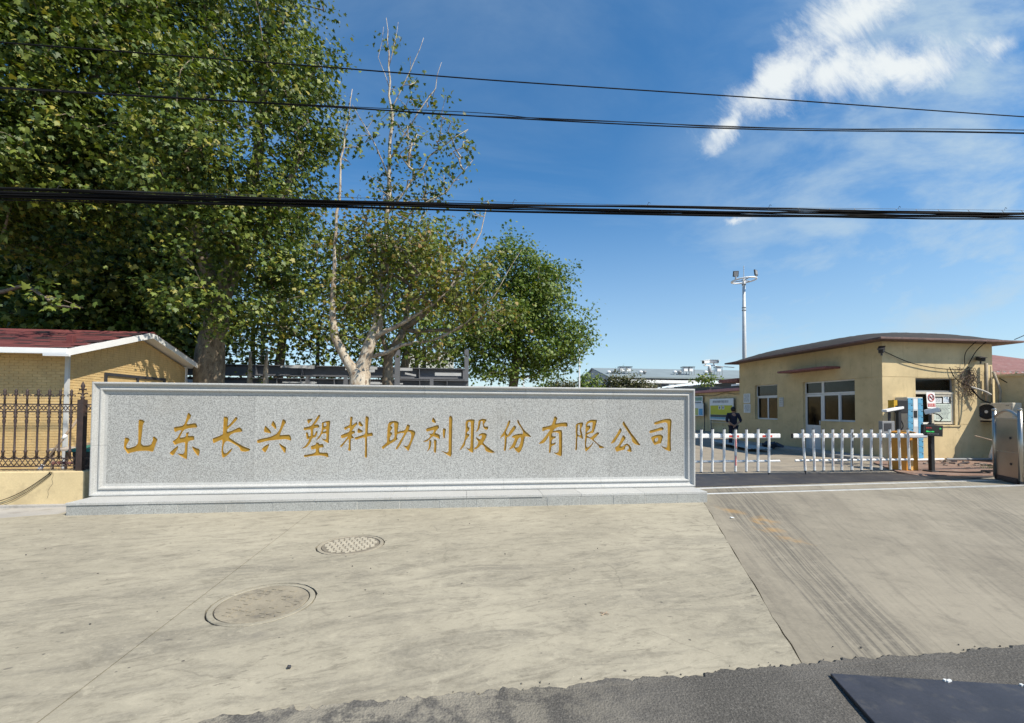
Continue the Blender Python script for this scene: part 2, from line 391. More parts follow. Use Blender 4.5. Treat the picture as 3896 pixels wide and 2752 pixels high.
def glassmat(name='window_glass', tint=.2):
    t = MT(name); NT.nodes.remove(t.b)
    tr = nd('ShaderNodeBsdfTransparent'); tr.inputs[0].default_value = (tint, tint*1.05, tint*1.08, 1)
    gl = nd('ShaderNodeBsdfGlossy'); gl.inputs['Roughness'].default_value = .12
    fr = nd('ShaderNodeFresnel'); fr.inputs[0].default_value = 1.5
    ms = nd('ShaderNodeMixShader'); NT.links.new(fr.outputs[0], ms.inputs[0]); NT.links.new(tr.outputs[0], ms.inputs[1]); NT.links.new(gl.outputs[0], ms.inputs[2])
    NT.links.new(ms.outputs[0], t.o.inputs[0]); return t.m
M_glass = glassmat()
def emis(name, c, s):
    t = MT(name); t.set(Base_Color=c4(c, .3), Emission_Color=c4(c), Emission_Strength=s, Roughness=.4); return t.m

# ------------------------------------------------------------------ ground
rnd = random.Random(5)
def sheet(name, pts, z, mat, thick=.0):
    b = MB()
    if thick: b.prism([(x, y, z) for x, y in pts], (0,0,-thick), (0,0,0))
    else: b.add([(x, y, z) for x, y in pts], [tuple(range(len(pts)))])
    return struct(b.out(name, mat))
sheet('ground', [(-600,-300),(600,-300),(600,900),(-600,900)], -.03, M_ground)
def joint_x(y): return 2.15 + (4.06 - 2.15) * (y - 2.54) / (6.8 - 2.54)
# concrete slabs of the forecourt with real gaps between them
def jag(a, b, n, amp, seed):
    r = random.Random(seed); out = []
    for i in range(n+1):
        t = i/n; out.append((a[0]+(b[0]-a[0])*t + r.uniform(-amp, amp), a[1]+(b[1]-a[1])*t + r.uniform(-amp, amp)))
    return out
sheet('concrete_apron', [(-30, 1.6), (-2.085, 1.6), (-2.27, 7.2), (-2.27, 7.6), (-5.9, 7.6), (-5.9, 7.15), (-6.14, 7.09), (-6.48, 6.97), (-7.4, 6.7), (-30, 6.2)], 0, M_apron, .028)
jr = jag((joint_x(7.45), 7.45), (joint_x(1.6), 1.6), 46, .006, 3)
MANHOLES = (((-1.26, 5.26), .365), ((-1.59, 3.78), .385))
ap = [(-2.075, 1.6), (-2.262, 7.2), (-2.262, 7.6), (4.3, 7.6)] + jr
def ring_of(c, r, n=56, wob=0., seed=1):
    q = random.Random(seed); return [(c[0]+(r+q.uniform(0, wob))*math.cos(2*math.pi*k/n), c[1]+(r+q.uniform(0, wob))*math.sin(2*math.pi*k/n)) for k in range(n)]
mh_rings = [ring_of(c, r+.008, 56, .012, 7+i) for i, (c, r) in enumerate(MANHOLES)]
def _area(p): return sum(p[i][0]*p[(i+1) % len(p)][1] - p[(i+1) % len(p)][0]*p[i][1] for i in range(len(p)))/2
vv = []; ff = []
for p in [ap] + mh_rings:
    if _area(p) < 0: p = p[::-1]
    ff.append(list(range(len(vv), len(vv)+len(p)))); vv += [Vector(q) for q in p]
r_ = delaunay_2d_cdt(vv, [], ff, 1, 1e-7)
b = MB(); b.add([(v.x, v.y, 0) for v in r_[0]], [tuple(f) for f, o_ in zip(r_[2], r_[5]) if 0 in o_ and len(o_) == 1])
n = len(ap); b.add([(x, y, 0) for x, y in ap] + [(x, y, -.028) for x, y in ap], [(i, (i+1) % n, n+(i+1) % n, n+i) for i in range(n)])
for p in mh_rings:
    n = len(p); b.add([(x, y, 0) for x, y in p] + [(x, y, -.026) for x, y in p], [((i+1) % n, i, n+i, n+(i+1) % n) for i in range(n)])
struct(b.out('concrete_apron', M_apron))
jl = [(x + .009 + .006*math.sin(y*7.3), y) for x, y in jr][::-1]
sheet('driveway', [(8.262, 7.9), (4.36, 7.9), (4.36, 7.46)] + jl[::-1][:0] + [p for p in jl[::-1]] + [(8.9, 1.6), (8.55, 5.6), (8.262, 6.66)], -.002, M_drive, .026)
sheet('driveway', [(8.275, 7.9), (8.275, 6.66), (8.565, 5.6), (8.915, 1.6), (40, 1.6), (40, 7.9)], -.003, M_drive, .026)
sheet('pavement', [(-30, 6.22), (-7.4, 6.72), (-6.48, 6.99), (-6.14, 7.11), (-5.91, 7.165), (-5.91, 8.4), (-30, 8.4)], -.006, M_pave)
# asphalt with a broken edge lapping over the concrete
edge = [(-1.65, 2.30), (-1.26, 2.40), (-1.16, 2.44), (-.83, 2.44), (-.61, 2.45), (-.32, 2.47), (-.13, 2.47), (.11, 2.47), (.23, 2.47), (.44, 2.48), (.63, 2.48), (.84, 2.50), (1.04, 2.49), (1.25, 2.50), (1.43, 2.49), (1.64, 2.51), (1.79, 2.51), (1.96, 2.53), (2.15, 2.52), (2.43, 2.53), (2.78, 2.55), (2.94, 2.54), (3.26, 2.52), (3.46, 2.54), (3.76, 2.57), (5, 2.62), (12, 2.7)]
ed = []
for i in range(len(edge)-1):
    a, b = edge[i], edge[i+1]; n = max(2, int((b[0]-a[0])/.022)) if b[0] < 5 else 4
    for k in range(n):
        t = k/n; ed.append((a[0]+(b[0]-a[0])*t, a[1]+(b[1]-a[1])*t + rnd.gauss(0, .008) + .012*math.sin(i*1.7+k*.4)))
ed.append((30, 2.8))
b = MB(); n = len(ed)
ring0 = [(x, y, .0005) for x, y in ed]; ring1 = [(x + rnd.uniform(-.004, .004), y-.008-rnd.random()*.014, .009 + rnd.random()*.006) for x, y in ed]
vs = ring0 + ring1 + [(30, -60, .012), (-30, -60, .012), (-30, 2.0, .006), (-2.4, 2.05, .006)]
b.add(vs, [(i+1, i, n+i, n+i+1) for i in range(n-1)] + [tuple([2*n+3] + list(range(n, 2*n)) + [2*n, 2*n+1, 2*n+2])[::-1]])
struct(b.out('asphalt_road', M_asph))
# loose crumbs along the broken edge
b = MB()
for i in range(70):
    x, y = ed[rnd.randrange(60, n-2)]; r = rnd.uniform(.002, .0055); p = Vector((x + rnd.gauss(0, .02), y + rnd.gauss(0.0, .03), .004))
    b.obox(p, (r, r*rnd.uniform(.6, 1.2), r*.7), Euler((rnd.random()*3, rnd.random()*3, rnd.random()*3)).to_matrix())
o = b.out('asphalt_crumbs', M_asph); tag(o, 'dark asphalt crumbs strewn along the broken road edge', 'gravel'); o['kind'] = 'stuff'

# dark deck strip between the gate rails and the yard
sheet('gate_deck', [(4.36, 8.42), (11.9, 8.9), (13.2, 9.25), (11.3, 9.35), (11.0, 9.95), (4.36, 10.15)], .004, M_strip, .03)
sheet('gate_track_bed', [(4.36, 7.915), (14.5, 8.05), (14.5, 8.9), (11.9, 8.88), (4.36, 8.40)], -.002, M_drive, .024)
for i, (y0, y1, nm) in enumerate(((7.71, 8.02, 'nearer'), (8.24, 8.62, 'farther'))):
    b = MB(); p0 = Vector((4.30, y0, 0)); p1 = Vector((14.5, y1 + (y1-y0)*.35, 0)); d = (p1-p0).normalized(); nrm = Vector((-d.y, d.x, 0))
    q = [p0 + nrm*.022, p0 - nrm*.022, p1 - nrm*.022, p1 + nrm*.022]
    b.prism([tuple(v) for v in q], (0,0,-.02), (0,0,.012))
    o = b.out('gate_rail', M_rail, bevel=.004)
    tag(o, 'thin bright steel gate rail in the ground, the %s of the two' % nm, 'rail', 'steel gate rails across the driveway')
sheet('red_paving', [(11.2, 9.37), (13.6, 9.42), (19, 9.3), (19, 12.5), (13.4, 12.5), (12.6, 11.9), (11.3, 10.0)], .012, M_redpave, .05)
# yard slabs behind the gate
yb = [(-3, 10.17), (4.4, 10.17), (11.0, 9.97), (11.28, 10.02), (12.55, 11.93), (12.55, 60), (-3, 60)]
sheet('yard', yb, -.012, M_ground)
sheet('guard_house_kerb', [(12.6, 12.45), (13.6, 12.45), (13.6, 20), (12.6, 20)], .10, M_pave, .12)

# ------------------------------------------------------------------ company sign
GLYPHS = [
 ([[-5091,1387,-5046,1387,-5000,1354,-5029,1316,-5038,1212,-5046,1103,-5052,1016,-5041,994,-5016,972,-4921,977,-4901,999,-4887,1037,-4878,1075,-4884,1116,-4843,1108,-4810,1068,-4831,1015,-4850,950,-4870,871,-4938,887,-5019,890,-5088,885,-5168,869,-5237,845,-5252,864,-5278,903,-5299,941,-5298,995,-5292,1071,-5283,1104,-5243,1098,-5213,1071,-5232,1038,-5255,995,-5265,968,-5259,946,-5234,930,-5180,946,-5130,967,-5106,994,-5094,1027,-5094,1103,-5096,1267,-5095,1365]],[]),
 ([[-4363,1505,-4318,1456,-4337,1417,-4367,1367,-4391,1306,-4259,1336,-4232,1301,-4226,1259,-4288,1257,-4359,1248,-4410,1229,-4435,1207,-4459,1157,-4488,1093,-4392,1111,-4393,1179,-4342,1185,-4357,1157,-4361,1122,-4269,1129,-4268,1057,-4324,1052,-4359,1030,-4365,969,-4366,881,-4368,747,-4410,766,-4461,799,-4498,827,-4514,851,-4473,838,-4427,838,-4409,865,-4403,926,-4403,1025,-4466,1014,-4537,987,-4557,983,-4578,1014,-4591,1039,-4549,1069,-4519,1097,-4490,1157,-4456,1223,-4501,1212,-4557,1185,-4573,1218,-4576,1267,-4503,1276,-4437,1292,-4412,1339,-4393,1411,-4379,1467],[-4501,970,-4510,926,-4544,860,-4579,808,-4615,833,-4633,852,-4586,904,-4536,948],[-4304,964,-4250,936,-4179,908,-4184,847,-4200,794,-4237,836,-4280,897]],[]),
 ([[-3831,1444,-3763,1430,-3766,1346,-3772,1279,-3719,1335,-3673,1402,-3648,1442,-3611,1408,-3657,1352,-3708,1296,-3759,1246,-3778,1223,-3774,1184,-3696,1212,-3623,1251,-3582,1270,-3544,1223,-3548,1192,-3611,1184,-3674,1173,-3726,1140,-3746,1103,-3714,1078,-3650,1033,-3587,994,-3512,949,-3406,907,-3437,876,-3490,867,-3542,871,-3569,888,-3575,921,-3607,955,-3670,994,-3723,1028,-3771,1045,-3802,1023,-3819,989,-3831,928,-3824,867,-3803,842,-3772,850,-3731,894,-3685,939,-3700,889,-3740,833,-3781,794,-3828,767,-3846,800,-3856,878,-3849,967,-3843,1023,-3849,1062,-3901,1045,-3978,1003,-3989,1034,-3997,1084,-3933,1107,-3872,1134,-3839,1151,-3837,1235,-3834,1346]],[]),
 ([[-3193,1297,-3147,1252,-3109,1212,-3092,1161,-3141,1173,-3210,1184,-3209,1235],[-3070,1376,-3037,1331,-3020,1280,-3021,1224,-3062,1263,-3103,1303,-3085,1348],[-2925,1405,-2882,1382,-2863,1350,-2891,1314,-2917,1258,-2948,1178,-2963,1133,-2888,1142,-2797,1144,-2779,1042,-2817,1054,-2876,1071,-2962,1063,-3058,1054,-3175,1038,-3307,999,-3319,1057,-3229,1083,-3123,1105,-3054,1133,-3012,1161,-2976,1212,-2950,1280,-2935,1348],[-3121,998,-3136,942,-3182,846,-3215,875,-3244,911,-3185,965],[-2983,1011,-2928,975,-2858,935,-2862,873,-2878,833,-2927,907]],[]),
 ([[-2541,1395,-2444,1415,-2470,1372,-2513,1320,-2530,1349],[-2352,1477,-2324,1464,-2350,1407,-2398,1332,-2425,1309,-2351,1317,-2343,1260,-2403,1256,-2435,1241,-2436,1167,-2433,1130,-2417,1138,-2401,1178,-2391,1207,-2363,1192,-2379,1144,-2400,1098,-2444,1092,-2460,1064,-2480,1007,-2512,962,-2539,933,-2620,908,-2593,934,-2550,968,-2519,1019,-2498,1076,-2536,1062,-2547,1110,-2556,1184,-2516,1178,-2515,1132,-2499,1115,-2479,1123,-2478,1189,-2479,1229,-2533,1224,-2587,1214,-2593,1263,-2534,1271,-2480,1286,-2447,1321,-2410,1383,-2378,1441],[-2306,1347,-2240,1367,-2174,1382,-2168,1338,-2178,1235,-2184,1121,-2185,992,-2235,1023,-2290,1058,-2307,1087,-2257,1066,-2233,1063,-2227,1109,-2228,1161,-2264,1166,-2303,1149,-2318,1109,-2345,1075,-2399,1041,-2367,1087,-2330,1144,-2309,1201,-2302,1269],[-2390,1013,-2344,1012,-2341,984,-2273,989,-2264,932,-2337,927,-2340,881,-2331,847,-2265,844,-2204,844,-2187,806,-2189,760,-2242,784,-2319,799,-2439,791,-2574,767,-2583,809,-2494,820,-2418,836,-2391,859,-2392,913,-2460,888,-2476,956,-2393,978]],[[-2270,1338,-2231,1344,-2228,1287,-2270,1281],[-2276,1224,-2233,1237,-2229,1203,-2281,1192]]),
 ([[-1849,1448,-1804,1443,-1814,1374,-1817,1299,-1775,1333,-1742,1356,-1724,1328,-1768,1276,-1801,1229,-1817,1201,-1779,1212,-1761,1172,-1817,1149,-1811,1126,-1788,1103,-1777,1080,-1827,1083,-1832,1039,-1832,936,-1829,867,-1879,881,-1867,925,-1865,1017,-1869,1074,-1904,1034,-1947,977,-1982,931,-2011,948,-1970,994,-1921,1051,-1877,1114,-1938,1091,-1984,1080,-1999,1132,-1939,1160,-1873,1183,-1851,1212,-1857,1264,-1929,1212,-1949,1264,-1896,1287,-1855,1310,-1851,1374],[-1697,1374,-1652,1328,-1629,1287,-1673,1279,-1707,1299,-1716,1339],[-1723,1253,-1673,1230,-1627,1201,-1672,1172,-1728,1172,-1728,1212],[-1597,1461,-1541,1438,-1551,1351,-1555,1258,-1560,1160,-1481,1183,-1471,1119,-1559,1114,-1568,1097,-1565,923,-1563,750,-1605,762,-1600,866,-1600,1004,-1604,1102,-1682,1079,-1751,1053,-1782,1091,-1693,1120,-1599,1152,-1600,1270,-1602,1374]],[]),
 ([[-1221,1352,-1159,1373,-1102,1378,-1047,1352,-1056,1282,-1068,1189,-1009,1206,-946,1218,-924,1271,-913,1320,-855,1300,-872,1253,-883,1224,-826,1224,-764,1189,-784,1118,-812,1048,-846,955,-879,856,-925,903,-989,979,-949,949,-903,946,-875,990,-847,1060,-839,1142,-854,1183,-900,1195,-939,1125,-973,1060,-1006,991,-1040,932,-1079,886,-1102,898,-1063,967,-1019,1049,-979,1119,-957,1171,-1009,1171,-1071,1154,-1082,1096,-1059,1066,-1109,1032,-1188,985,-1256,939,-1306,893,-1333,934,-1279,980,-1240,1015,-1241,1096,-1237,1235]],[[-1130,1346,-1124,1270,-1120,1177,-1119,1090,-1155,1055,-1195,1043,-1195,1084,-1173,1131,-1151,1148,-1162,1177,-1191,1189,-1174,1224,-1149,1253,-1164,1282,-1187,1288,-1164,1323]]),
 ([[-476,1442,-440,1401,-419,1342,-457,1342,-498,1365,-493,1401],[-595,1247,-491,1277,-387,1312,-369,1265,-386,1242,-415,1212,-438,1171,-409,1159,-360,1141,-352,1059,-396,1083,-455,1112,-484,1106,-530,1059,-581,1018,-651,1024,-593,1048,-547,1077,-513,1120,-548,1159,-478,1159,-456,1224,-525,1206,-583,1189],[-535,1059,-500,1042,-502,953,-522,895,-579,842,-551,895,-540,977],[-460,1065,-408,1053,-412,953,-419,824,-458,842,-451,953],[-307,1257,-252,1242,-263,1165,-274,1076,-297,1082,-309,1153],[-204,1472,-142,1455,-147,1271,-150,1035,-150,751,-230,793,-289,835,-342,870,-277,846,-225,834,-205,858,-207,1035,-205,1271]],[]),
 ([[80,1384,153,1408,242,1403,231,1343,226,1153,222,998,223,817,158,850,98,904,92,925,134,897,163,903,168,998,173,1153,172,1331,159,1367,124,1355,119,1283,154,1254,143,1212,108,1182,108,1153,155,1147,144,1111,109,1076,85,1034,76,963,33,910,-31,859,15,939,56,1022,73,1093,81,1212],[302,1391,379,1421,449,1403,433,1367,398,1320,410,1278,476,1284,470,1230,429,1224,392,1254,378,1314,374,1379,344,1373,332,1307,321,1236,286,1200,250,1182,285,1236,297,1307],[304,1135,357,1170,417,1170,455,1146,441,1093,412,1039,388,997,431,956,491,908,551,866,605,829,527,820,443,848,422,878,413,920,377,962,347,962,312,920,264,885,231,881,231,909,264,926,293,974,305,1016,263,1069,263,1099,310,1069,340,1051,370,1111,352,1129,310,1111]],[]),
 ([[843,1398,867,1368,837,1296,801,1224,783,1182,814,1128,862,1212,904,1272,940,1306,968,1266,923,1200,862,1128,826,1102,800,1092,797,996,786,852,746,858,761,972,763,1092,766,1128,718,1098,676,1068,705,1128,753,1200,795,1284,819,1362],[1000,1411,1019,1357,1056,1296,1093,1236,1142,1188,1191,1152,1240,1097,1179,1103,1118,1109,1112,1055,1094,959,1064,875,1016,812,949,869,924,918,876,888,828,870,870,924,900,972,930,1032,942,1080,893,1086,893,1116,959,1146,1057,1158,1087,1152,1081,1200,1044,1266,995,1333,976,1375]],[[1039,1098,1051,1055,1033,971,1003,917,961,914,942,923,972,983,996,1056]]),
 ([[1650,1474,1706,1437,1687,1383,1669,1334,1774,1352,1881,1359,1893,1279,1800,1285,1700,1273,1650,1236,1626,1200,1700,1218,1781,1224,1790,1175,1791,968,1789,749,1714,774,1652,805,1633,829,1689,817,1724,829,1732,908,1732,1090,1728,1169,1663,1182,1607,1169,1608,1109,1676,1109,1670,1078,1620,1060,1602,1030,1602,975,1670,1005,1676,981,1639,951,1596,933,1590,872,1578,811,1550,814,1555,921,1558,1042,1552,1127,1515,1054,1472,1000,1423,982,1355,972,1429,1042,1490,1115,1545,1188,1576,1230,1514,1230,1434,1190,1425,1273,1514,1285,1601,1309,1625,1382]],[]),
 ([[2031,1322,2100,1353,2173,1359,2170,1310,2132,1237,2157,1151,2174,1053,2126,1083,2069,1114,2066,1004,2064,863,2024,860,2038,967,2038,1151],[2220,1359,2315,1409,2429,1403,2423,1360,2391,1249,2366,1169,2290,1157,2240,1126,2259,1108,2309,1083,2379,1144,2442,1187,2474,1163,2430,1114,2360,1052,2404,1015,2468,953,2519,935,2583,906,2474,889,2462,929,2417,978,2341,1040,2278,1077,2240,1083,2233,1016,2227,930,2259,905,2316,954,2347,997,2366,1009,2341,954,2291,893,2221,829,2205,881,2204,1028,2212,1151]],[[2075,1310,2107,1322,2113,1261,2107,1200,2126,1138,2113,1124,2069,1132],[2347,1366,2341,1286,2334,1212,2290,1187,2239,1169,2239,1187,2309,1255,2302,1304,2246,1292,2258,1335]]),
 ([[2858,1262,2897,1224,2858,1150,2807,1076,2755,996,2672,971,2717,1033,2775,1113,2826,1200],[2923,1392,2955,1336,3007,1262,3071,1162,3136,1088,3201,1000,3253,938,3162,951,3082,1007,3078,1075,3032,1150,2968,1237,2897,1330],[2916,1138,2970,1078,2929,1026,2884,964,2858,921,2916,927,2955,970,2994,979,3045,939,3071,889,3078,821,3019,830,2970,859,3019,871,3019,914,2987,945,2961,927,2942,865,2865,853,2787,826,2755,903,2826,946,2871,1039]],[]),
 ([[3496,1360,3621,1400,3740,1428,3832,1420,3839,1375,3825,1212,3820,1023,3828,820,3751,848,3672,892,3626,936,3712,901,3751,904,3758,1024,3763,1212,3759,1338,3726,1363,3647,1350,3515,1312],[3410,1212,3541,1243,3670,1281,3693,1224,3568,1199,3416,1156],[3433,1087,3515,1124,3620,1143,3679,1112,3659,1049,3639,980,3580,968,3508,943,3469,1012]],[[3515,1062,3574,1089,3580,1037,3554,1009,3515,1012]]),
]

X0, X1, Z0, Z1, YF = -5.746, 4.27, .186, 1.978, 7.47
sign = thing('company_sign', 'long grey granite sign wall carved with fourteen gold Chinese characters on a stone plinth', 'sign', (-.74, 7.6, 0))
PROF = [(0, .32), (0, .014), (.004, .005), (.012, 0), (.026, 0), (.034, .004), (.038, .014), (.043, .030), (.055, .046), (.080, .055), (.092, .056), (.095, .044), (.101, .034), (.112, .030), (.124, .032), (.132, .040), (.136, .054), (.146, .072), (.186, .078), (.186, .32)]
def mould(side, a, b_, ma, mb_):
    b = MB(); va = []; vb = []
    for d, k in PROF:
        y = YF + k
        if side in 'tb':
            z = Z1 - d if side == 't' else Z0 + d
            va.append((a + (d if ma else 0), y, z)); vb.append((b_ - (d if mb_ else 0), y, z))
        else:
            x = X0 + d if side == 'l' else X1 - d
            va.append((x, y, a + (d if ma else 0))); vb.append((x, y, b_ - (d if mb_ else 0)))
    n = len(PROF)
    b.add(va + vb, [(i, i+1, n+i+1, n+i) for i in range(n-1)] + [tuple(range(n)), tuple(range(n, 2*n))])
    me = b.mesh('frame_stone', M_frame)
    bm = bmesh.new(); bm.from_mesh(me); bmesh.ops.recalc_face_normals(bm, faces=bm.faces); bm.to_mesh(me); bm.free()
    link('frame_stone', me, sign)
cuts = [X0, -3.9, -2.35, -.62, 1.13, 2.72, X1]
for side in 'tb':
    cc = cuts if side == 't' else [X0, -4.1, -2.5, -.9, .75, 2.5, X1]
    for i in range(len(cc)-1):
        mould(side, cc[i] + (.0015 if i else 0), cc[i+1] - (.0015 if i < len(cc)-2 else 0), i == 0, i == len(cc)-2)
for side in 'lr':
    zc = .98 if side == 'l' else 1.06
    mould(side, Z0, zc - .0015, True, False); mould(side, zc + .0015, Z1, False, True)
# stone core behind
MB().box(X0+.02, X1-.02, 7.62, 7.785, Z0, Z1-.02).out('core', M_frame, sign)
# engraved panel
YP = 7.549; DEP = .015
def area(p): return sum(p[i][0]*p[(i+1) % len(p)][1] - p[(i+1) % len(p)][0]*p[i][1] for i in range(len(p)))/2
def chaikin(p):
    o = []
    for i in range(len(p)):
        a, b_ = p[i], p[(i+1) % len(p)]
        o.append((a[0]*.8+b_[0]*.2, a[1]*.8+b_[1]*.2)); o.append((a[0]*.2+b_[0]*.8, a[1]*.2+b_[1]*.8))
    return o
KP = 7.549/7.525
def unflat(l): return chaikin([(l[i]/1000*KP, 1.6+(l[i+1]/1000-1.6)*KP) for i in range(0, len(l), 2)])
def inset(p, d):
    if area(p) < 0: p = p[::-1]
    n = len(p); out = []
    for i in range(n):
        a, c, e = Vector(p[i-1]), Vector(p[i]), Vector(p[(i+1) % n])
        t = ((c-a).normalized() + (e-c).normalized())
        t = t.normalized() if t.length > 1e-6 else (e-c).normalized()
        out.append((c.x - t.y*d, c.y + t.x*d))
    return p, out
def cdt(polys, keep):
    vv = []; ff = []
    for p in polys:
        if area(p) < 0: p = p[::-1]
        o_ = len(vv); vv += [Vector(q) for q in p]; ff.append(list(range(o_, o_+len(p))))
    r = delaunay_2d_cdt(vv, [], ff, 1, 1e-7)
    if len(polys) == 1: return r[0], r[2]
    return r[0], [f for f, of in zip(r[2], r[5]) if keep(set(of))]
gl = [([unflat(p) for p in P], [unflat(h) for h in H]) for P, H in GLYPHS]
rect = [(X0+.175, Z0+.175), (X1-.175, Z0+.175), (X1-.175, Z1-.175), (X0+.175, Z1-.175)]
ext = [(min(q[0] for p in P for q in p), max(q[0] for p in P for q in p)) for P, H in gl]
seams = [rect[0][0]] + [(ext[i][1]+ext[i+1][0])/2 for i in (2, 5, 8, 11)] + [rect[1][0]]
for a_, c_ in zip(seams, seams[1:]):
    polys = [[(a_+.0012, rect[0][1]), (c_-.0012, rect[0][1]), (c_-.0012, rect[2][1]), (a_+.0012, rect[2][1])]]; holes = set(); outs = set()
    for (P, H), e in zip(gl, ext):
        if a_ < (e[0]+e[1])/2 < c_:
            for p in P: outs.add(len(polys)); polys.append(p)
            for h in H: holes.add(len(polys)); polys.append(h)
    v2, f2 = cdt(polys, lambda s: not (s & outs) or (s & holes))
    b = MB(); b.add([(v.x, YP, v.y) for v in v2], [tuple(f) for f in f2])
    me = b.mesh('panel_slab', M_granite)
    bm = bmesh.new(); bm.from_mesh(me); bmesh.ops.recalc_face_normals(bm, faces=bm.faces)
    for f in bm.faces:
        if f.normal.y > 0: f.normal_flip()
    bm.to_mesh(me); bm.free(); link('panel_slab', me, sign)
for P, H in gl:
    b = MB(); ins = []; hi = []
    for p in P:
        p, q = inset(p, .0065); n = len(p); ins.append(q)
        b.add([(x, YP, z) for x, z in p] + [(x, YP+DEP, z) for x, z in q], [(i, (i+1) % n, n+(i+1) % n, n+i) for i in range(n)])
    for p in H:
        p, q = inset(p, -.005); n = len(p); hi.append(q)
        b.add([(x, YP, z) for x, z in p] + [(x, YP+DEP, z) for x, z in q], [(i, (i+1) % n, n+(i+1) % n, n+i) for i in range(n)])
    k = len(ins)
    for q in ins:
        qa = [Vector(v) for v in q]; lo = (min(v.x for v in qa), min(v.y for v in qa)); hi_ = (max(v.x for v in qa), max(v.y for v in qa))
        mine = [h for h in hi if lo[0] < h[0][0] < hi_[0] and lo[1] < h[0][1] < hi_[1]]
        v2, f2 = cdt([q] + mine, lambda s: 0 in s and len(s) == 1)
        b.add([(v.x, YP+DEP, v.y) for v in v2], [tuple(f) for f in f2])
    o = b.out('carved_character', M_gold, sign)
# plinth stones
PX0, PX1, PY0, PY1 = -5.70, 4.235, 7.03, 7.92
xs = [PX0, -4.93, -4.2, -3.52, -2.86, -2.22, -1.6, -.95, -.33, .26, .80, 1.42, 1.98, 2.55, 3.12, 3.68, PX1]
for i in range(len(xs)-1):
    j = rnd.uniform(-.003, .003)
    MB().box(xs[i]+.003, xs[i+1]-.003, PY0+.004+j, PY0+.14, -.06, .1425).out('plinth_stone', M_plinth, sign, bevel=.004)
    if i:
        MB().box(xs[i]-.0026, xs[i]+.0026, PY0+.009, PY0+.12, -.05, .141).out('mortar_joint', M_mortar, sign)
MB().box(PX0+.01, PX1-.01, PY0+.15, PY1, -.06, .1425).out('plinth_core', M_plinth, sign)
ts = [PX0, -4.6, -3.45, -2.25, -1.1, .1, 1.35, 2.0, 3.1, PX1]
for i in range(len(ts)-1):
    lip = .010 if i < 6 else -.001
    MB().box(ts[i]+.0015, ts[i+1]-.0015, PY0-lip+.0005, PY1-.003, .1445, .1845 + rnd.uniform(-.001, .001)).out('plinth_slab', M_slab, sign, bevel=.004)
# ------------------------------------------------------------------ low wall and iron fence on the left
lw = thing('low_wall', 'low cream plastered wall under the iron fence, cracked near its end', 'wall', (-7, 7.9, 0))
b = MB(); pts = [(-14, 7.72, 0), (-6.0, 7.72, 0), (-6.0, 7.96, 0), (-14, 7.96, 0)]
b.prism(pts, (0,0,-.05), (0,0,.545)); b.out('wall_body', M_cream, lw, bevel=.012)
MB().box(-14, -5.76, 7.66, 7.74, -.03, .035).out('footing', M_pave, lw, bevel=.01)
b = MB(); pth = [(-6.46, .545), (-6.45, .48), (-6.47, .43), (-6.45, .36), (-6.49, .30), (-6.52, .24), (-6.51, .18), (-6.53, .12)]
b.tube([(x, 7.7185, z) for x, z in pth], [.0022]*8, 4); b.out('crack', M_joint, lw)
fence = thing('iron_fence', 'rusty brown wrought iron fence with spear finials on the cream wall', 'fence', (-7, 7.84, .545))
FY = 7.84
for z, r in ((.62, .009), (.745, .009), (1.50, .009), (1.62, .010), (.57, .007)):
    MB().box(-9.4, -6.2, FY-r, FY+r, z-r, z+r).out('rail', M_iron, fence)
    MB().box(-6.11, -5.80, FY-r, FY+r, z-r, z+r).out('rail', M_iron, fence)
SP = [(.016, .75), (.016, .84), (.022, .85), (.022, .87), (.014, .88), (.012, 1.25), (.018, 1.27), (.013, 1.29), (.019, 1.33), (.021, 1.36), (.013, 1.39), (.022, 1.41), (.022, 1.43), (.012, 1.45), (.012, 1.62)]
FIN = [(.013, 1.62), (.012, 1.70), (.018, 1.71), (.012, 1.73), (.012, 1.755), (.024, 1.77), (.02, 1.785), (.016, 1.81), (.021, 1.83), (.014, 1.85), (.002, 1.87)]
m_sp = MB().lathe(SP, seg=8).mesh('baluster', M_iron, True)
fb = MB().lathe(FIN, seg=8)
for s in (-1, 1):
    fb.tube([(0, 0, 1.775), (s*.03, 0, 1.78), (s*.052, 0, 1.775), (s*.056, 0, 1.757), (s*.046, 0, 1.752)], [.007, .007, .007, .008, .006], 6)
m_fin = fb.mesh('finial', M_iron, True)
rb = MB()
for k in range(12):
    pass
rb.tube([(math.cos(2*math.pi*k/12)*.027, 0, math.sin(2*math.pi*k/12)*.022) for k in range(13)], .006, 6)
m_ring = rb.mesh('ring', M_iron, True)
cb = MB(); ub = MB()
for s in (-1, 1):   # splayed foot scroll and the lattice below and above
    cb.tube([(s*.004, 0, .80), (s*.02, 0, .775), (s*.05, 0, .752), (s*.08, 0, .745)], .007, 6)
    cb.tube([(0, 0, .745), (s*.08, 0, .62)], .006, 6); cb.tube([(s*.08, 0, .745), (0, 0, .62)], .006, 6)
for s in (-1, 1):
    ub.tube([(0, 0, 1.50), (s*.03, 0, 1.535), (s*.055, 0, 1.56), (s*.03, 0, 1.59), (0, 0, 1.62)], .007, 6)
    for zz in (1.53, 1.59):
        ub.tube([(s*.055, 0, 1.56), (s*.07, 0, zz), (s*.085, 0, zz), (s*.083, 0, zz+(.012 if zz > 1.55 else -.012))], .006, 6)
m_scr = cb.mesh('foot_scroll', M_iron, True); m_ups = ub.mesh('head_scroll', M_iron, True)
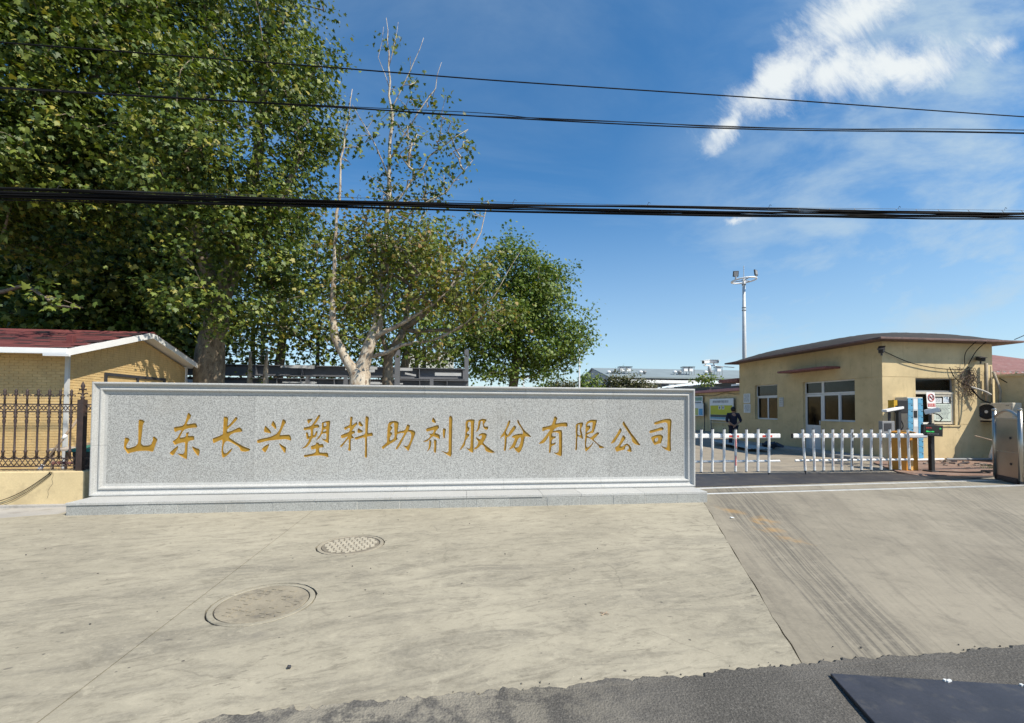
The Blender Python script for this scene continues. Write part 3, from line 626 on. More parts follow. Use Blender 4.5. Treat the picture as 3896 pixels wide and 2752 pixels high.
for i in range(14):
    x = -6.32 - .1605*i
    if i == 13: break
    bo = link('baluster', m_sp, fence); bo.location = Vector((x, FY, 0)) - Vector(fence.location)
    for nm, me, zz in (('finial', m_fin, 0), ('ring', m_ring, 1.475), ('foot_scroll', m_scr, 0), ('head_scroll', m_ups, 0)):
        c = link(nm, me, bo, world=False); c.location = (0, 0, zz)
bo = link('baluster', m_sp, fence); bo.location = Vector((-5.985, FY, 0)) - Vector(fence.location)
for nm, me, zz in (('finial', m_fin, 0), ('ring', m_ring, 1.475), ('foot_scroll', m_scr, 0), ('head_scroll', m_ups, 0)):
    c = link(nm, me, bo, world=False); c.location = (0, 0, zz)
MB().box(-6.20, -6.11, FY-.045, FY+.045, .50, 1.70).out('post', M_iron, fence, bevel=.006)
pf = MB().lathe([(.03, 1.70), (.018, 1.715), (.03, 1.73), (.028, 1.745), (.014, 1.76), (.013, 1.86), (.024, 1.87), (.018, 1.885), (.03, 1.92), (.022, 1.95), (.003, 2.0)], (-6.155, FY, 0), 8)
for s in (-1, 1):
    pf.tube([(-6.155, FY, 1.76), (-6.155+s*.03, FY, 1.80), (-6.155+s*.06, FY, 1.81), (-6.155+s*.072, FY, 1.795)], .009, 6)
    pf.tube([(-6.155, FY, 1.85), (-6.155+s*.03, FY, 1.865), (-6.155+s*.05, FY, 1.88), (-6.155+s*.048, FY, 1.85)], .008, 6)
pf.out('post_finial', M_iron, fence, True)

# things stored between fence and house
b = MB(); a_, e_ = Vector((-7.42, 8.35, .15)), Vector((-6.88, 8.9, 1.62))
tp = thing('pole', 'slim white and brown pole leaning behind the iron fence', 'pole', a_)
d_ = e_ - a_
MB().tube([a_, a_+d_*.28], .030, 8).out('tip', M_white, tp, True); MB().tube([a_+d_*.28, e_], .021, 8).out('shaft', M_wood, tp, True)
MB().tube([a_+d_*.58, a_+d_*.63], .027, 8).out('sleeve', M_white, tp, True)
M_stool = plain('stool_top', (.42, .36, .30), .8, .15)
st = thing('wooden_stool', 'old wooden stool with a pale seat behind the iron fence', 'stool', (-7.05, 8.75, 0))
b = MB().box(-7.27, -6.85, 8.6, 8.95, .79, .84); b.out('seat', M_stool, st, bevel=.01)
for sx in (-7.23, -6.89):
    for sy in (8.64, 8.91): MB().tube([(sx, sy, .79), (sx + (.03 if sx > -7 else -.03), sy, 0)], .022, 6).out('leg', M_wood, st)
MB().box(-7.24, -6.87, 8.62, 8.645, .55, .60).out('rail', M_maroon, st)
MB().box(-6.86, -6.80, 8.62, 8.95, .5, .92).out('side_board', M_wood, st)
bn = thing('wheelie_bin', 'black bin with a green lid at the fence end beside the sign', 'bin', (-6.35, 8.6, 0))
M_green = plain('green_plastic', (.02, .17, .125), .5, .15)
b = MB(); q0 = [(-6.62, 8.36), (-5.95, 8.36), (-5.95, 8.9), (-6.62, 8.9)]
b.add([(x*1., y, .0) for x, y in q0] + [(x + (-.06 if x < -6.3 else .06), y + (-.04 if y < 8.6 else .04), .80) for x, y in q0], [(3,2,1,0),(4,5,6,7),(0,1,5,4),(1,2,6,5),(2,3,7,6),(3,0,4,7)])
b.out('bin_body', M_black, bn, bevel=.02)
b = MB(); b.add([(-6.75, 8.28, .80), (-5.86, 8.28, .80), (-5.86, 8.98, .80), (-6.75, 8.98, .80), (-6.72, 8.30, .85), (-5.88, 8.30, .85), (-5.9, 8.95, .98), (-6.66, 8.95, .93)], [(3,2,1,0),(4,5,6,7),(0,1,5,4),(1,2,6,5),(2,3,7,6),(3,0,4,7)])
b.out('lid', M_green, bn, bevel=.015)
b = MB(); rr = random.Random(9)
for k in range(16):
    p = Vector((rr.uniform(-6.7, -6.2), rr.uniform(8.0, 8.25), .1)); dd = Vector((rr.uniform(-.5, .5), rr.uniform(-.1, .1), rr.uniform(.1, .6)))
    b.tube([p, p+dd*.5+Vector((0,0,.05)), p+dd], [.009, .007, .003], 5)
o = b.out('brushwood', M_wood); tag(o, 'heap of dry twigs behind the fence post', 'twigs'); o['kind'] = 'stuff'

# ------------------------------------------------------------------ house on the left
HX, HY0, HY1 = -8.14, 10.0, 13.9; HZ = 2.72
house = thing('brick_house', 'small ochre brick clad house with a red shingle roof behind the iron fence', 'house', (-11, 12, 0))
M_brick = plain('ochre_brick', (.56, .395, .18), .8, .12, 2.5, 60, dirt=(.36, .26, .13), dirt_amt=.35)
M_brick2 = plain('ochre_brick_pale', (.58, .415, .195), .8, .12, 2.5, 60)
M_groove = plain('brick_groove', (.50, .345, .155), .9, .15, 6)
APY = (HY0+HY1)/2; APZ = 3.46
b = MB(); b.box(-16, HX-.012, HY0+.012, HY1, 0, HZ)
b.out('wall', M_groove, house); b = MB()
b.prism([(HX-.012, HY0+.012, HZ+.001), (HX-.012, HY1, HZ+.001), (HX-.012, APY, APZ-.12)], (-.2,0,0), (0,0,0))
b.out('gable', M_groove, house)
bw, bh = .172, .0563
mbr = {}
def brickmesh(l, h, along, mat):
    k = (round(l, 3), round(h, 3), along, mat.name)
    if k not in mbr:
        q = MB()
        if along == 'x': q.add([(0,0,0),(l,0,0),(l,0,h),(0,0,h),(.004,-.014,.004),(l-.004,-.014,.004),(l-.004,-.014,h-.004),(.004,-.014,h-.004)], [(4,5,6,7),(0,1,5,4),(1,2,6,5),(2,3,7,6),(3,0,4,7)])
        else: q.add([(0,0,0),(0,l,0),(0,l,h),(0,0,h),(.014,.004,.004),(.014,l-.004,.004),(.014,l-.004,h-.004),(.014,.004,h-.004)], [(4,5,6,7),(0,1,5,4),(1,2,6,5),(2,3,7,6),(3,0,4,7)])
        mbr[k] = q.mesh('brick', mat)
    return mbr[k]
cand = []
gap = .004
for r_ in range(int(HZ/bh)):
    z = r_*bh; off = (r_ % 2)*bw/2
    x = HX - .06 - off
    while x > -11.2:
        l = bw-gap
        cand.append(('x', x-l, z, l)); x -= bw
for r_ in range(int((APZ-.1)/bh)):
    z = r_*bh; off = (r_ % 2)*bw/2; lo, hi = HY0+.06, HY1
    if z+bh > HZ:
        k = (z+bh-HZ)/(APZ-.12-HZ)
        if k > .93: continue
        lo = HY0 + (APY-HY0)*k; hi = HY1 - (HY1-APY)*k
    y = lo + (bw/2 if off else 0) if z+bh <= HZ else lo
    if off and z+bh <= HZ: cand.append(('y', lo, z, bw/2-gap))
    while y < hi - .03:
        l = min(bw-gap, hi-y)
        zc = z+bh/2
        if not (10.9 < y+l/2 < 13.0 and 1.0 < zc < 2.36): cand.append(('y', y, z, l))
        y += bw
def vis(c):
    if c[0] == 'x':
        v = (c[1] > -9.9) and c[2] > .75; dist = abs(c[1]-HX) + (0 if v else 50)
    else:
        v = c[2] > 2.15 or c[1] < 10.5; dist = (c[1]-10) + (0 if v and c[2] > .75 else 50)
    return dist
cand.sort(key=vis)
rest = MB()
for i, (ax, p, z, l) in enumerate(cand):
    mt = M_brick2 if (i*7919) % 5 == 0 else M_brick
    loc = Vector((p, HY0+.018, z)) if ax == 'x' else Vector((HX-.018, p, z))
    me = brickmesh(l, bh-gap, ax, mt)
    if i < 300:
        o = link('brick', me, house); o.location = loc - Vector(house.location)
    else:
        rest.add([tuple(v.co + loc) for v in me.vertices], [tuple(f.vertices) for f in me.polygons])
o = rest.out('brickwork', M_brick, house); o['kind'] = 'stuff'
# white corner trim, gable boards, fascia
M_trim_shade = plain('grey_trim', (.50, .50, .48), .6, .1)  # white trim of the near corner, greyed to imitate its shade
MB().box(HX-.05, HX+.018, HY0-.018, HY0+.03, 0, HZ+.05).out('corner_trim', M_trim_shade, house)
MB().box(HX-.05, HX+.018, HY1-.06, HY1+.018, 0, HZ+.05).out('corner_trim', M_white, house)
EY0, EY1, GX = 9.58, 14.05, -7.80; EZ = 2.73
sl_ = (APZ-EZ)/(APY-EY0)
def rz(y): return EZ + sl_*(y-EY0) if y < APY else APZ - (APZ-2.80)/(EY1-APY)*(y-APY)
b = MB(); b.prism([(0, EY0, EZ-.02), (0, APY, APZ-.02), (0, EY1, 2.78), (0, EY1, 2.74), (0, APY, APZ-.075), (0, EY0, EZ-.06)], (-16,0,0), (GX-.03,0,0)); b.out('roof_deck', M_white, house)
for ya, yb in ((EY0-.02, APY), (APY, EY1+.02)):
    za, zb = rz(ya), rz(yb); b = MB()
    b.prism([(GX-.03, ya, za+.01), (GX-.03, yb, zb+.01), (GX-.03, yb, zb-.13), (GX-.03, ya, za-.13)], (.0,0,0), (.03,0,0)); b.out('barge_board', M_white, house)
MB().box(-16, GX, EY0-.045, EY0-.018, EZ-.10, EZ+.012).out('fascia', M_white, house, bevel=.006)
MB().box(GX-.42, GX+.02, EY0-.05, EY0+.02, EZ-.145, EZ-.095).out('eave_return', M_white, house)
# shingles
M_sh = [plain('red_shingle_%d' % i, c, .85, .2, 9, 90) for i, c in enumerate(((.135, .032, .031), (.112, .027, .027), (.155, .040, .036), (.032, .014, .015)))]
sl3 = Vector((0, APY-EY0, APZ-EZ)); L = sl3.length; e1 = sl3.normalized(); nrm = Vector((0, -e1.z, e1.y))
shm = []
for mt in M_sh:
    q = MB(); wv, hv = .326, .20
    q.add([Vector((0,0,0)) + nrm*.012, Vector((wv,0,0)) + nrm*.012, Vector((wv,0,0)) + e1*hv + nrm*.002, e1*hv + nrm*.002,
           Vector((0,0,0)), Vector((wv,0,0)), Vector((wv,0,0)) + e1*hv - nrm*.003, e1*hv - nrm*.003], [(0,1,2,3),(4,7,6,5),(0,4,5,1),(1,5,6,2),(3,2,6,7),(0,3,7,4)])
    shm.append(q.mesh('shingle', mt))
rr = random.Random(21); rows = int(L/.135)+1
roof = link('roof_ridge', MB().prism([(0, APY-.11, APZ-.025), (0, APY, APZ+.03), (0, APY+.11, APZ-.025), (0, APY, APZ-.005)], (-16,0,0), (GX+.01,0,0)).mesh('roof_ridge', M_sh[0]), house)
cnt = 0; restr = MB()
for r_ in range(rows):
    x = GX - .01 - (r_ % 3)*.11 - .33
    first = True
    while x > -16:
        k = 3 if (rr.random() < .27) else rr.choice((0, 0, 1, 2))
        p = Vector((x, EY0-.03, EZ+.002)) + e1*(r_*.135) + nrm*(.002+rr.random()*.004)
        if p.y + e1.y*.2 > APY-.02: break
        if x > -12.0 and cnt < 290:
            o = link('shingle', shm[k], house); o.location = p - Vector(house.location); cnt += 1
        else: restr.add([tuple(v.co+p) for v in shm[k].vertices], [tuple(f.vertices) for f in shm[k].polygons])
        x -= .33
o = restr.out('shingle_field', M_sh[0], house); o['kind'] = 'stuff'
b = MB(); b.prism([(0, APY, APZ), (0, EY1+.02, 2.80), (0, EY1+.02, 2.82), (0, APY, APZ+.02)], (-16,0,0), (GX,0,0)); b.out('rear_slope', M_sh[1], house)
vp = Vector((-8.30, 10.25, 2.97))
b = MB().box(vp.x-.06, vp.x+.06, vp.y-.05, vp.y+.05, vp.z-.02, vp.z+.13); b.out('vent_box', M_sh[0], house, bevel=.006)
MB().box(vp.x-.10, vp.x+.10, vp.y-.10, vp.y+.08, vp.z-.035, vp.z-.018).out('vent_flashing', M_sh[2], house)
# gable window
MB().box(HX-.05, HX-.03, 10.95, 12.95, 1.0, 2.34).out('window_pane', M_glass, house)
wf = MB(); wf.box(HX-.06, HX+.02, 10.93, 12.97, 2.30, 2.37).box(HX-.06, HX+.02, 10.93, 10.99, .98, 2.30).box(HX-.06, HX+.02, 12.91, 12.97, .98, 2.30).box(HX-.055, HX+.015, 11.92, 11.98, 1.0, 2.30)
wf.out('window_frame', M_dark, house)
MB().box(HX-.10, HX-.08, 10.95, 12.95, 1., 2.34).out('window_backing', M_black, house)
# ------------------------------------------------------------------ guard house
GX0, GX1, GY0, GY1, GZ = 13.59, 17.75, 12.5, 19.75, 3.86
gh = thing('guard_house', 'single storey yellow plastered guard house with a domed felt roof and maroon eaves', 'building', (15.6, 16, 0))
def wall_cells(u0, u1, z0, z1, holes):
    us = sorted({u0, u1} | {h[0] for h in holes} | {h[1] for h in holes}); zs = sorted({z0, z1} | {h[2] for h in holes} | {h[3] for h in holes})
    us = [u for u in us if u0 <= u <= u1]; zs = [z for z in zs if z0 <= z <= z1]
    out = []
    for i in range(len(us)-1):
        for j in range(len(zs)-1):
            cu, cz = (us[i]+us[i+1])/2, (zs[j]+zs[j+1])/2
            if not any(h[0] < cu < h[1] and h[2] < cz < h[3] for h in holes): out.append((us[i], us[i+1], zs[j], zs[j+1]))
    return out
left_holes = [(17.19, 18.63, 1.17, 2.73), (13.49, 15.79, 1.19, 2.71), (14.94, 15.79, -.1, 1.25)]
front_holes = [(14.81, 16.45, 1.13, 2.68)]
bl_, bf_ = MB(), MB(); cl_, cf_ = MB(), MB()
for u0, u1, z0, z1 in wall_cells(GY0+.26, GY1, -.05, GZ, left_holes): cl_.box(GX0+.012, GX0+.24, u0, u1, z0, z1)
for u0, u1, z0, z1 in wall_cells(GX0+.012, GX1-.25, -.05, GZ, front_holes): cf_.box(u0, u1, GY0+.012, GY0+.25, z0, z1)
cl_.out('wall_core', M_yellow, gh); cf_.out('wall_core', M_yellow, gh)
for z0, z1 in ((-.05, 1.145), (1.157, 2.70), (2.712, GZ-.003)):
    q = MB()
    last = None
    for u0, u1, a, c in sorted(wall_cells(GY0+.0, GY1, z0, z1, left_holes)):
        if last is not None and u0 > last + 1e-6: q.out('wall', M_yellow, gh); q = MB()
        q.box(GX0, GX0+.0118, u0, u1, a, c); last = u1 if last is None else max(last, u1)
    q.out('wall', M_yellow, gh)
    q = MB()
    last = None
    for u0, u1, a, c in sorted(wall_cells(GX0+.0119, GX1-.0005, z0, z1, front_holes)):
        if last is not None and u0 > last + 1e-6: q.out('wall', M_yellow, gh); q = MB()
        q.box(u0, u1, GY0, GY0+.0118, a, c); last = u1 if last is None else max(last, u1)
    q.out('wall', M_yellow, gh)
MB().box(GX1-.24, GX1, GY0+.0122, GY1, -.05, GZ-.002).out('side_wall', M_yellow, gh); MB().box(GX0+.25, GX1-.25, GY1-.24, GY1, -.05, GZ-.002).out('rear_wall', M_yellow, gh)
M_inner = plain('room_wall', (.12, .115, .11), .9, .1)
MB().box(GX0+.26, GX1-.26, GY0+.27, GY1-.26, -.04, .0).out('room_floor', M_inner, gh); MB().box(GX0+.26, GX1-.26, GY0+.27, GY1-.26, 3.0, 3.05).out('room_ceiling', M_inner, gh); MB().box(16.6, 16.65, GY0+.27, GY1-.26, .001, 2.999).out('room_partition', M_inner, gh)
M_eave = plain('faded_eave', (.15, .092, .082), .85, .25, 3, 40, dirt=(.07, .055, .05), dirt_amt=.8)
# roof slab, eaves and mound
RX0, RX1, RY0, RY1 = 13.10, 18.40, 12.08, 20.20
b = MB().box(RX0, RX1, RY0, RY1, GZ, GZ+.07); b.out('eaves', M_eave, gh, bevel=.015)
nx, ny = 40, 50; vs = []; fs = []; rr = random.Random(4)
for j in range(ny+1):
    for i in range(nx+1):
        a, c = 2*i/nx-1, 2*j/ny-1
        h = .50*(1-abs(a)**3.2)*(1-abs(c)**4.5)
        vs.append((RX0+.02+(RX1-RX0-.04)*i/nx, RY0+.02+(RY1-RY0-.04)*j/ny, GZ+.066+h + (rr.uniform(-.008, .008) if 0 < i < nx and 0 < j < ny else 0)))
fs = [(j*(nx+1)+i, j*(nx+1)+i+1, (j+1)*(nx+1)+i+1, (j+1)*(nx+1)+i) for j in range(ny) for i in range(nx)]
MB().add(vs, fs).out('roof', M_felt, gh, True)
# awning slab over the door
MB().box(12.98, GX0+.005, 14.05, 16.42, 3.11, 3.19).out('awning', M_maroon, gh, bevel=.01)
# windows and door on the left face (facing -X)
def pane_x(x, y0, y1, z0, z1, fr=.05, name='window'):
    root = MB().box(x-.025, x+.025, y0, y1, z0, z0+fr).box(x-.025, x+.025, y0, y1, z1-fr, z1).box(x-.025, x+.025, y0, y0+fr, z0+fr, z1-fr).box(x-.025, x+.025, y1-fr, y1, z0+fr, z1-fr).out(name, M_upvc, gh)
    MB().box(x-.004, x+.004, y0+fr-.003, y1-fr+.003, z0+fr-.003, z1-fr+.003).out('pane', M_glass, root)
    return root
def pane_y(y, x0, x1, z0, z1, fr=.05, name='window', mat=None):
    root = MB().box(x0, x1, y-.025, y+.025, z0, z0+fr).box(x0, x1, y-.025, y+.025, z1-fr, z1).box(x0, x0+fr, y-.025, y+.025, z0+fr, z1-fr).box(x1-fr, x1, y-.025, y+.025, z0+fr, z1-fr).out(name, mat or M_upvc, gh)
    MB().box(x0+fr-.003, x1-fr+.003, y-.004, y+.004, z0+fr-.003, z1-fr+.003).out('pane', M_glass, root)
    return root
wx = GX0+.13
pane_x(wx, 17.192, 18.628, 2.20, 2.728, .04); pane_x(wx, 17.192, 17.93, 1.172, 2.195, .06); pane_x(wx+.03, 17.88, 18.628, 1.172, 2.195, .06)
pane_x(wx, 14.94, 15.788, 2.22, 2.708, .05); pane_x(wx, 13.492, 14.938, 2.22, 2.708, .05)
pane_x(wx, 14.20, 14.938, 1.192, 2.215, .06); pane_x(wx+.03, 13.492, 14.24, 1.192, 2.215, .06)
dr = MB().box(wx-.025, wx+.025, 14.945, 15.03, .05, 2.21).box(wx-.025, wx+.025, 15.70, 15.785, .05, 2.21).box(wx-.025, wx+.025, 15.03, 15.70, 2.13, 2.21).box(wx-.025, wx+.025, 15.03, 15.70, .92, 1.02).box(wx-.025, wx+.025, 15.03, 15.70, .05, .15).out('door', M_upvc, gh)
MB().box(wx-.004, wx+.004, 15.03, 15.70, 1.02, 2.13).out('pane', M_glass, dr)
MB().box(wx-.012, wx+.012, 15.03, 15.70, .15, .92).out('door_panel', M_upvc, dr)
MB().box(wx-.06, wx-.03, 15.05, 15.08, 1.05, 1.2).out('handle', M_lgrey, dr)
for y0, y1 in ((13.6, 14.05), (14.3, 14.75)):
    q = MB(); n = 10
    for k in range(n):
        ya, yb = y0+(y1-y0)*k/n, y0+(y1-y0)*(k+1)/n; xa = GX0+.36+.02*(k % 2); xb = GX0+.36+.02*((k+1) % 2)
        q.add([(xa, ya, 1.1), (xb, yb, 1.1), (xb, yb, 2.7), (xa, ya, 2.7)], [(0,1,2,3)])
    q.out('curtain', M_lgrey, gh)
# front window (facing the camera)
wy = GY0+.13
pane_y(wy, 14.812, 16.30, 2.24, 2.678, .035, mat=M_mgrey); pane_y(wy, 14.812, 15.55, 1.16, 2.235, .06); pane_y(wy-.035, 15.50, 16.30, 1.16, 2.15, .075, mat=M_beige)
MB().box(14.812, 16.30, wy-.08, wy+.05, 2.155, 2.225).out('window_rail', M_beige, gh)
MB().box(16.31, 16.448, GY0+.02, GY0+.2, 1.135, 2.675).out('window_reveal', M_yellow, gh)
MB().box(14.78, 16.48, GY0-.03, GY0+.2, 1.085, 1.128).out('sill', M_yellow, gh)
MB().box(14.9, 16.25, GY0+.40, GY0+.42, 2.25, 2.5).out('blind', M_mgrey, gh)

def slab_y(name, x0, x1, y, z0, z1, mat, label, cat, th=.008, lines=0, group=None, hdr=None, seed=1):
    t = thing(name, label, cat, ((x0+x1)/2, y, z0), group)
    MB().box(x0, x1, y-th, y, z0, z1).out('sheet', mat, t)
    if lines:
        r = random.Random(seed); k = MB()
        for i in range(lines):
            z = z1 - (z1-z0)*(.12+.8*i/lines); x = x0+(x1-x0)*.12
            while x < x1-(x1-x0)*.15:
                w_ = r.uniform(.02, .07)*(1 if x1-x0 < .6 else 1.6); k.box(x, min(x+w_, x1-.03), y-th-.002, y-th-.0005, z-.006, z+.006); x += w_+.02
        k.out('print', hdr or M_ink, t)
    return t
def slab_x(name, x, y0, y1, z0, z1, mat, label, cat, th=.008, lines=0, group=None, hdr=None, seed=1):
    t = thing(name, label, cat, (x, (y0+y1)/2, z0), group)
    MB().box(x-th, x, y0, y1, z0, z1).out('sheet', mat, t)
    if lines:
        r = random.Random(seed); k = MB()
        for i in range(lines):
            z = z1 - (z1-z0)*(.12+.8*i/lines); y = y0+(y1-y0)*.12
            while y < y1-(y1-y0)*.15:
                w_ = r.uniform(.03, .09); k.box(x-th-.002, x-th-.0005, y, min(y+w_, y1-.03), z-.008, z+.008); y += w_+.03
        k.out('print', hdr or M_ink, t)
    return t
slab_y('notice', 15.62, 15.88, wy-.05, 1.86, 2.03, M_paper, 'small pale paper sheet taped high in the front window, left of the blue-edged one', 'notice', .003, 4, 'papers in the front window', seed=2)
slab_y('notice', 15.93, 16.16, wy-.05, 1.86, 2.12, M_paper, 'upright paper with a bluish edge taped at the top of the front window', 'notice', .003, 5, 'papers in the front window', hdr=M_blue, seed=3)
slab_y('notice', 15.58, 16.22, wy-.053, 1.26, 1.84, plain('green_paper', (.55, .62, .55), .8, .08), 'large pale green printed sheet covering the lower front window pane', 'notice', .003, 11, 'papers in the front window', seed=4)
slab_x('notice', GX0-.003, 18.95, 19.42, 1.93, 2.37, M_paper, 'upper white printed notice on the shaded guard house wall near the man', 'notice', .012, 9, 'notices on the side wall', seed=5)
slab_x('notice', GX0-.003, 18.93, 19.41, 1.46, 1.88, M_paper, 'lower white printed notice on the shaded guard house wall near the man', 'notice', .012, 8, 'notices on the side wall', seed=6)
slab_x('notice', GX0-.003, 16.82, 17.05, 1.74, 2.13, M_lgrey, 'small framed plate on the wall between small window and door', 'notice', .03, 4, 'notices on the side wall', seed=7)

# no smoking sign standing before the front window
ns = thing('no_smoking_sign', 'white no smoking board with a red ring propped behind the blue lockers', 'sign', (15.14, 12.3, 0))
mrot = Euler((R(-4), 0, R(4))).to_matrix().to_4x4()
def nsp(x, z, y=0.): return Vector((15.14, 12.30, 1.94)) + mrot.to_3x3() @ Vector((x, y, z))
b = MB(); b.prism([nsp(-.17, -.26), nsp(.17, -.26), nsp(.17, .26), nsp(-.17, .26)], (0,0,0), (0,.012,0)); b.out('board', M_white, ns)
b = MB(); b.tube([nsp(.115*math.cos(t*math.pi/12), .09+.115*math.sin(t*math.pi/12), -.006) for t in range(25)], .013, 6); b.tube([nsp(-.08, .17, -.008), nsp(.08, .01, -.008)], .012, 6); b.out('ring', M_red, ns)
b = MB(); b.prism([nsp(-.08, .07), nsp(.06, .07), nsp(.06, .09), nsp(-.08, .09)], (0,-.004,0), (0,-.001,0)); b.tube([nsp(.065, .085, -.003), nsp(.07, .12, -.003), nsp(.055, .14, -.003)], .005, 5); b.out('cigarette', M_black, ns)
b = MB(); b.prism([nsp(-.15, -.21), nsp(.15, -.21), nsp(.15, -.10), nsp(-.15, -.10)], (0,-.004,0), (0,-.001,0)); b.out('caption_band', M_red, ns)
b = MB()
for k in range(4):
    cx = -.11+.073*k
    for dz_ in (-.19, -.155, -.12): b.prism([nsp(cx-.024, dz_-.005), nsp(cx+.024, dz_-.005), nsp(cx+.024, dz_+.005), nsp(cx-.024, dz_+.005)], (0,-.006,0), (0,-.0045,0))
    b.prism([nsp(cx-.004, -.20), nsp(cx+.004, -.20), nsp(cx+.004, -.11), nsp(cx-.004, -.11)], (0,-.0075,0), (0,-.0062,0))
b.out('caption', M_white, ns)
MB().box(15.11, 15.17, 12.32, 12.35, .0, 1.8).out('post', M_mgrey, ns)

# parcel lockers
lk = thing('parcel_locker', 'tall blue and grey parcel locker beside the front window', 'locker', (14.3, 12.3, 0))
LX0, LX1, LY = 13.99, 14.55, 12.07
MB().box(LX0, LX1, LY, 12.46, .06, 2.03).out('cabinet', M_beige, lk, bevel=.01)
for ci, (xa, xb) in enumerate(((LX0+.015, LX0+.185), (LX1-.185, LX1-.015))):
    for k in range(10):
        z = .10+.191*k
        d = MB().box(xa, xb, LY-.016, LY-.001, z, z+.178).out('locker_door', M_blue, lk, bevel=.004)
        MB().box(xb-.05, xb-.02, LY-.022, LY-.017, z+.13, z+.155).out('latch', M_black, d)
MB().box(LX0+.195, LX1-.195, LY-.014, LY-.001, .10, 2.0).out('control_column', M_lgrey, lk)
MB().box(LX0+.215, LX1-.225, LY-.02, LY-.015, 1.38, 1.60).out('screen', M_black, lk)
for z0, z1 in ((1.64, 1.97), (1.10, 1.32)): MB().box(LX0+.205, LX1-.205, LY-.018, LY-.015, z0, z1).out('instruction_sheet', M_paper, lk)

# ------------------------------------------------------------------ cameras, cables, vine on the guard house
def bullet_camera(pos, d, label, scale=1., white=True, pole=None):
    pos = Vector(pos); d = Vector(d).normalized(); t = thing('security_camera', label, 'camera', pos, 'security cameras')
    m = d.to_track_quat('Y', 'Z').to_matrix(); mt = M_white if white else M_dark
    MB().obox(pos, (.045*scale, .13*scale, .045*scale), m).out('housing', mt, t, bevel=.012*scale)
    MB().obox(pos + m @ Vector((0, .02*scale, .052*scale)), (.055*scale, .15*scale, .006*scale), m).out('sun_shield', mt, t)
    MB().tube([pos + d*.13*scale, pos + d*.14*scale], .034*scale, 10).out('lens', M_black, t)
    MB().tube([pos - Vector((0,0,.04*scale)), pos - Vector((0,0,.12*scale))], .018*scale, 8).out('bracket', mt, t)
    return t
bullet_camera((13.42, 12.35, 3.55), (-.8, -.6, -.35), 'dark camera under the eaves at the front corner of the guard house', 1.5, False)
bullet_camera((17.05, 12.32, 3.32), (-.5, -.8, -.2), 'dark camera above the tangle of vines at the right end', 1.3, False)
bullet_camera((12.35, 20.6, 4.02), (-.9, -.4, -.15), 'white camera at the roof corner, the left one of two', 1.7)
bullet_camera((12.78, 20.6, 4.04), (.5, -.8, -.1), 'white camera at the roof corner, the right one of two', 1.7)
t = thing('camera_arm', 'white arm carrying two cameras off the roof corner', 'bracket', (12.6, 20.6, 3.6))
MB().tube([(12.25, 20.6, 3.84), (12.9, 20.6, 3.84)], .03, 8).out('crossbar', M_white, t); MB().lathe([(.03, 3.5), (.07, 3.55), (.09, 3.70), (.05, 3.83)], (12.55, 20.6, 0), 10).out('dome', M_lgrey, t, True)
MB().tube([(12.8, 20.6, 3.82), (13.5, 20.0, 3.7)], .02, 6).out('arm', M_white, t)
M_pipe2 = plain('grimy_pipe', (.45, .42, .37), .7, .15)
def wire(name, pts, r, label, cat='cable', group=None, mat=None, seg=6, n=24):
    p = [Vector(q) for q in pts]; out = []
    for i in range(len(p)-1):
        p0, p1, p2, p3 = p[max(i-1, 0)], p[i], p[i+1], p[min(i+2, len(p)-1)]
        for k in range(n):
            t_ = k/n; out.append(.5*((2*p1) + (p2-p0)*t_ + (2*p0-5*p1+4*p2-p3)*t_*t_ + (3*p1-p0-3*p2+p3)*t_**3))
    out.append(p[-1])
    o = MB().tube(out, r, seg).out(name, mat or M_cable, None, True)
    if label: tag(o, label, cat, group)
    return o
wire('cable', [(13.42, 12.38, 3.56), (13.62, 12.42, 3.50), (14.6, 12.44, 3.16), (15.6, 12.44, 3.0), (16.5, 12.44, 2.98), (16.75, 12.44, 3.05)], .012, 'dark cable sagging across the lit front wall from the corner camera', 'cable', n=8)
wire('cable', [(16.05, 12.46, 3.05), (16.15, 12.44, 2.8), (16.4, 12.44, 2.55), (16.75, 12.42, 2.45)], .012, 'short dark cable looping over the front window corner', 'cable', n=8)
wire('cable', [(16.75, 12.40, 2.4), (17.05, 12.25, 2.26), (17.25, 12.2, 2.14)], .03, 'pale thick pipe running down from the vine tangle', 'cable', mat=M_pipe2, n=8)
wire('cable', [(16.72, 12.35, 2.35), (16.85, 12.2, 2.0), (16.95, 12.0, 1.86)], .022, 'black hose running from the vine tangle to the air conditioner', 'cable', n=8)
wire('cable', [(17.72, 12.3, 2.7), (18.0, 11.9, 2.3), (18.4, 11.2, 1.95), (18.7, 10.6, 1.86)], .014, 'dark cable drooping along the shaded side wall at the right', 'cable', n=8)
wire('cable', [(16.62, 12.08, 3.9), (16.6, 12.4, 3.55), (16.58, 12.42, 3.1)], .01, 'thin cable hanging from the eaves, the left of two', 'cable', n=8)
wire('cable', [(17.0, 12.08, 3.9), (16.98, 12.38, 3.6), (16.72, 12.42, 3.15)], .012, 'thin cable hanging from the eaves, the right of two', 'cable', n=8)
wire('cable', [(18.2, 12.2, 3.98), (19.5, 12.0, 4.55), (22, 11.5, 5.6)], .012, 'thin wire rising from the roof edge to the right', 'cable', n=8)
vine = thing('dead_vine', 'dry leafless vine and cables tangled on the lit front wall', 'vine', (16.7, 12.45, 2))
rr = random.Random(31); stems = MB(); lv = MB()
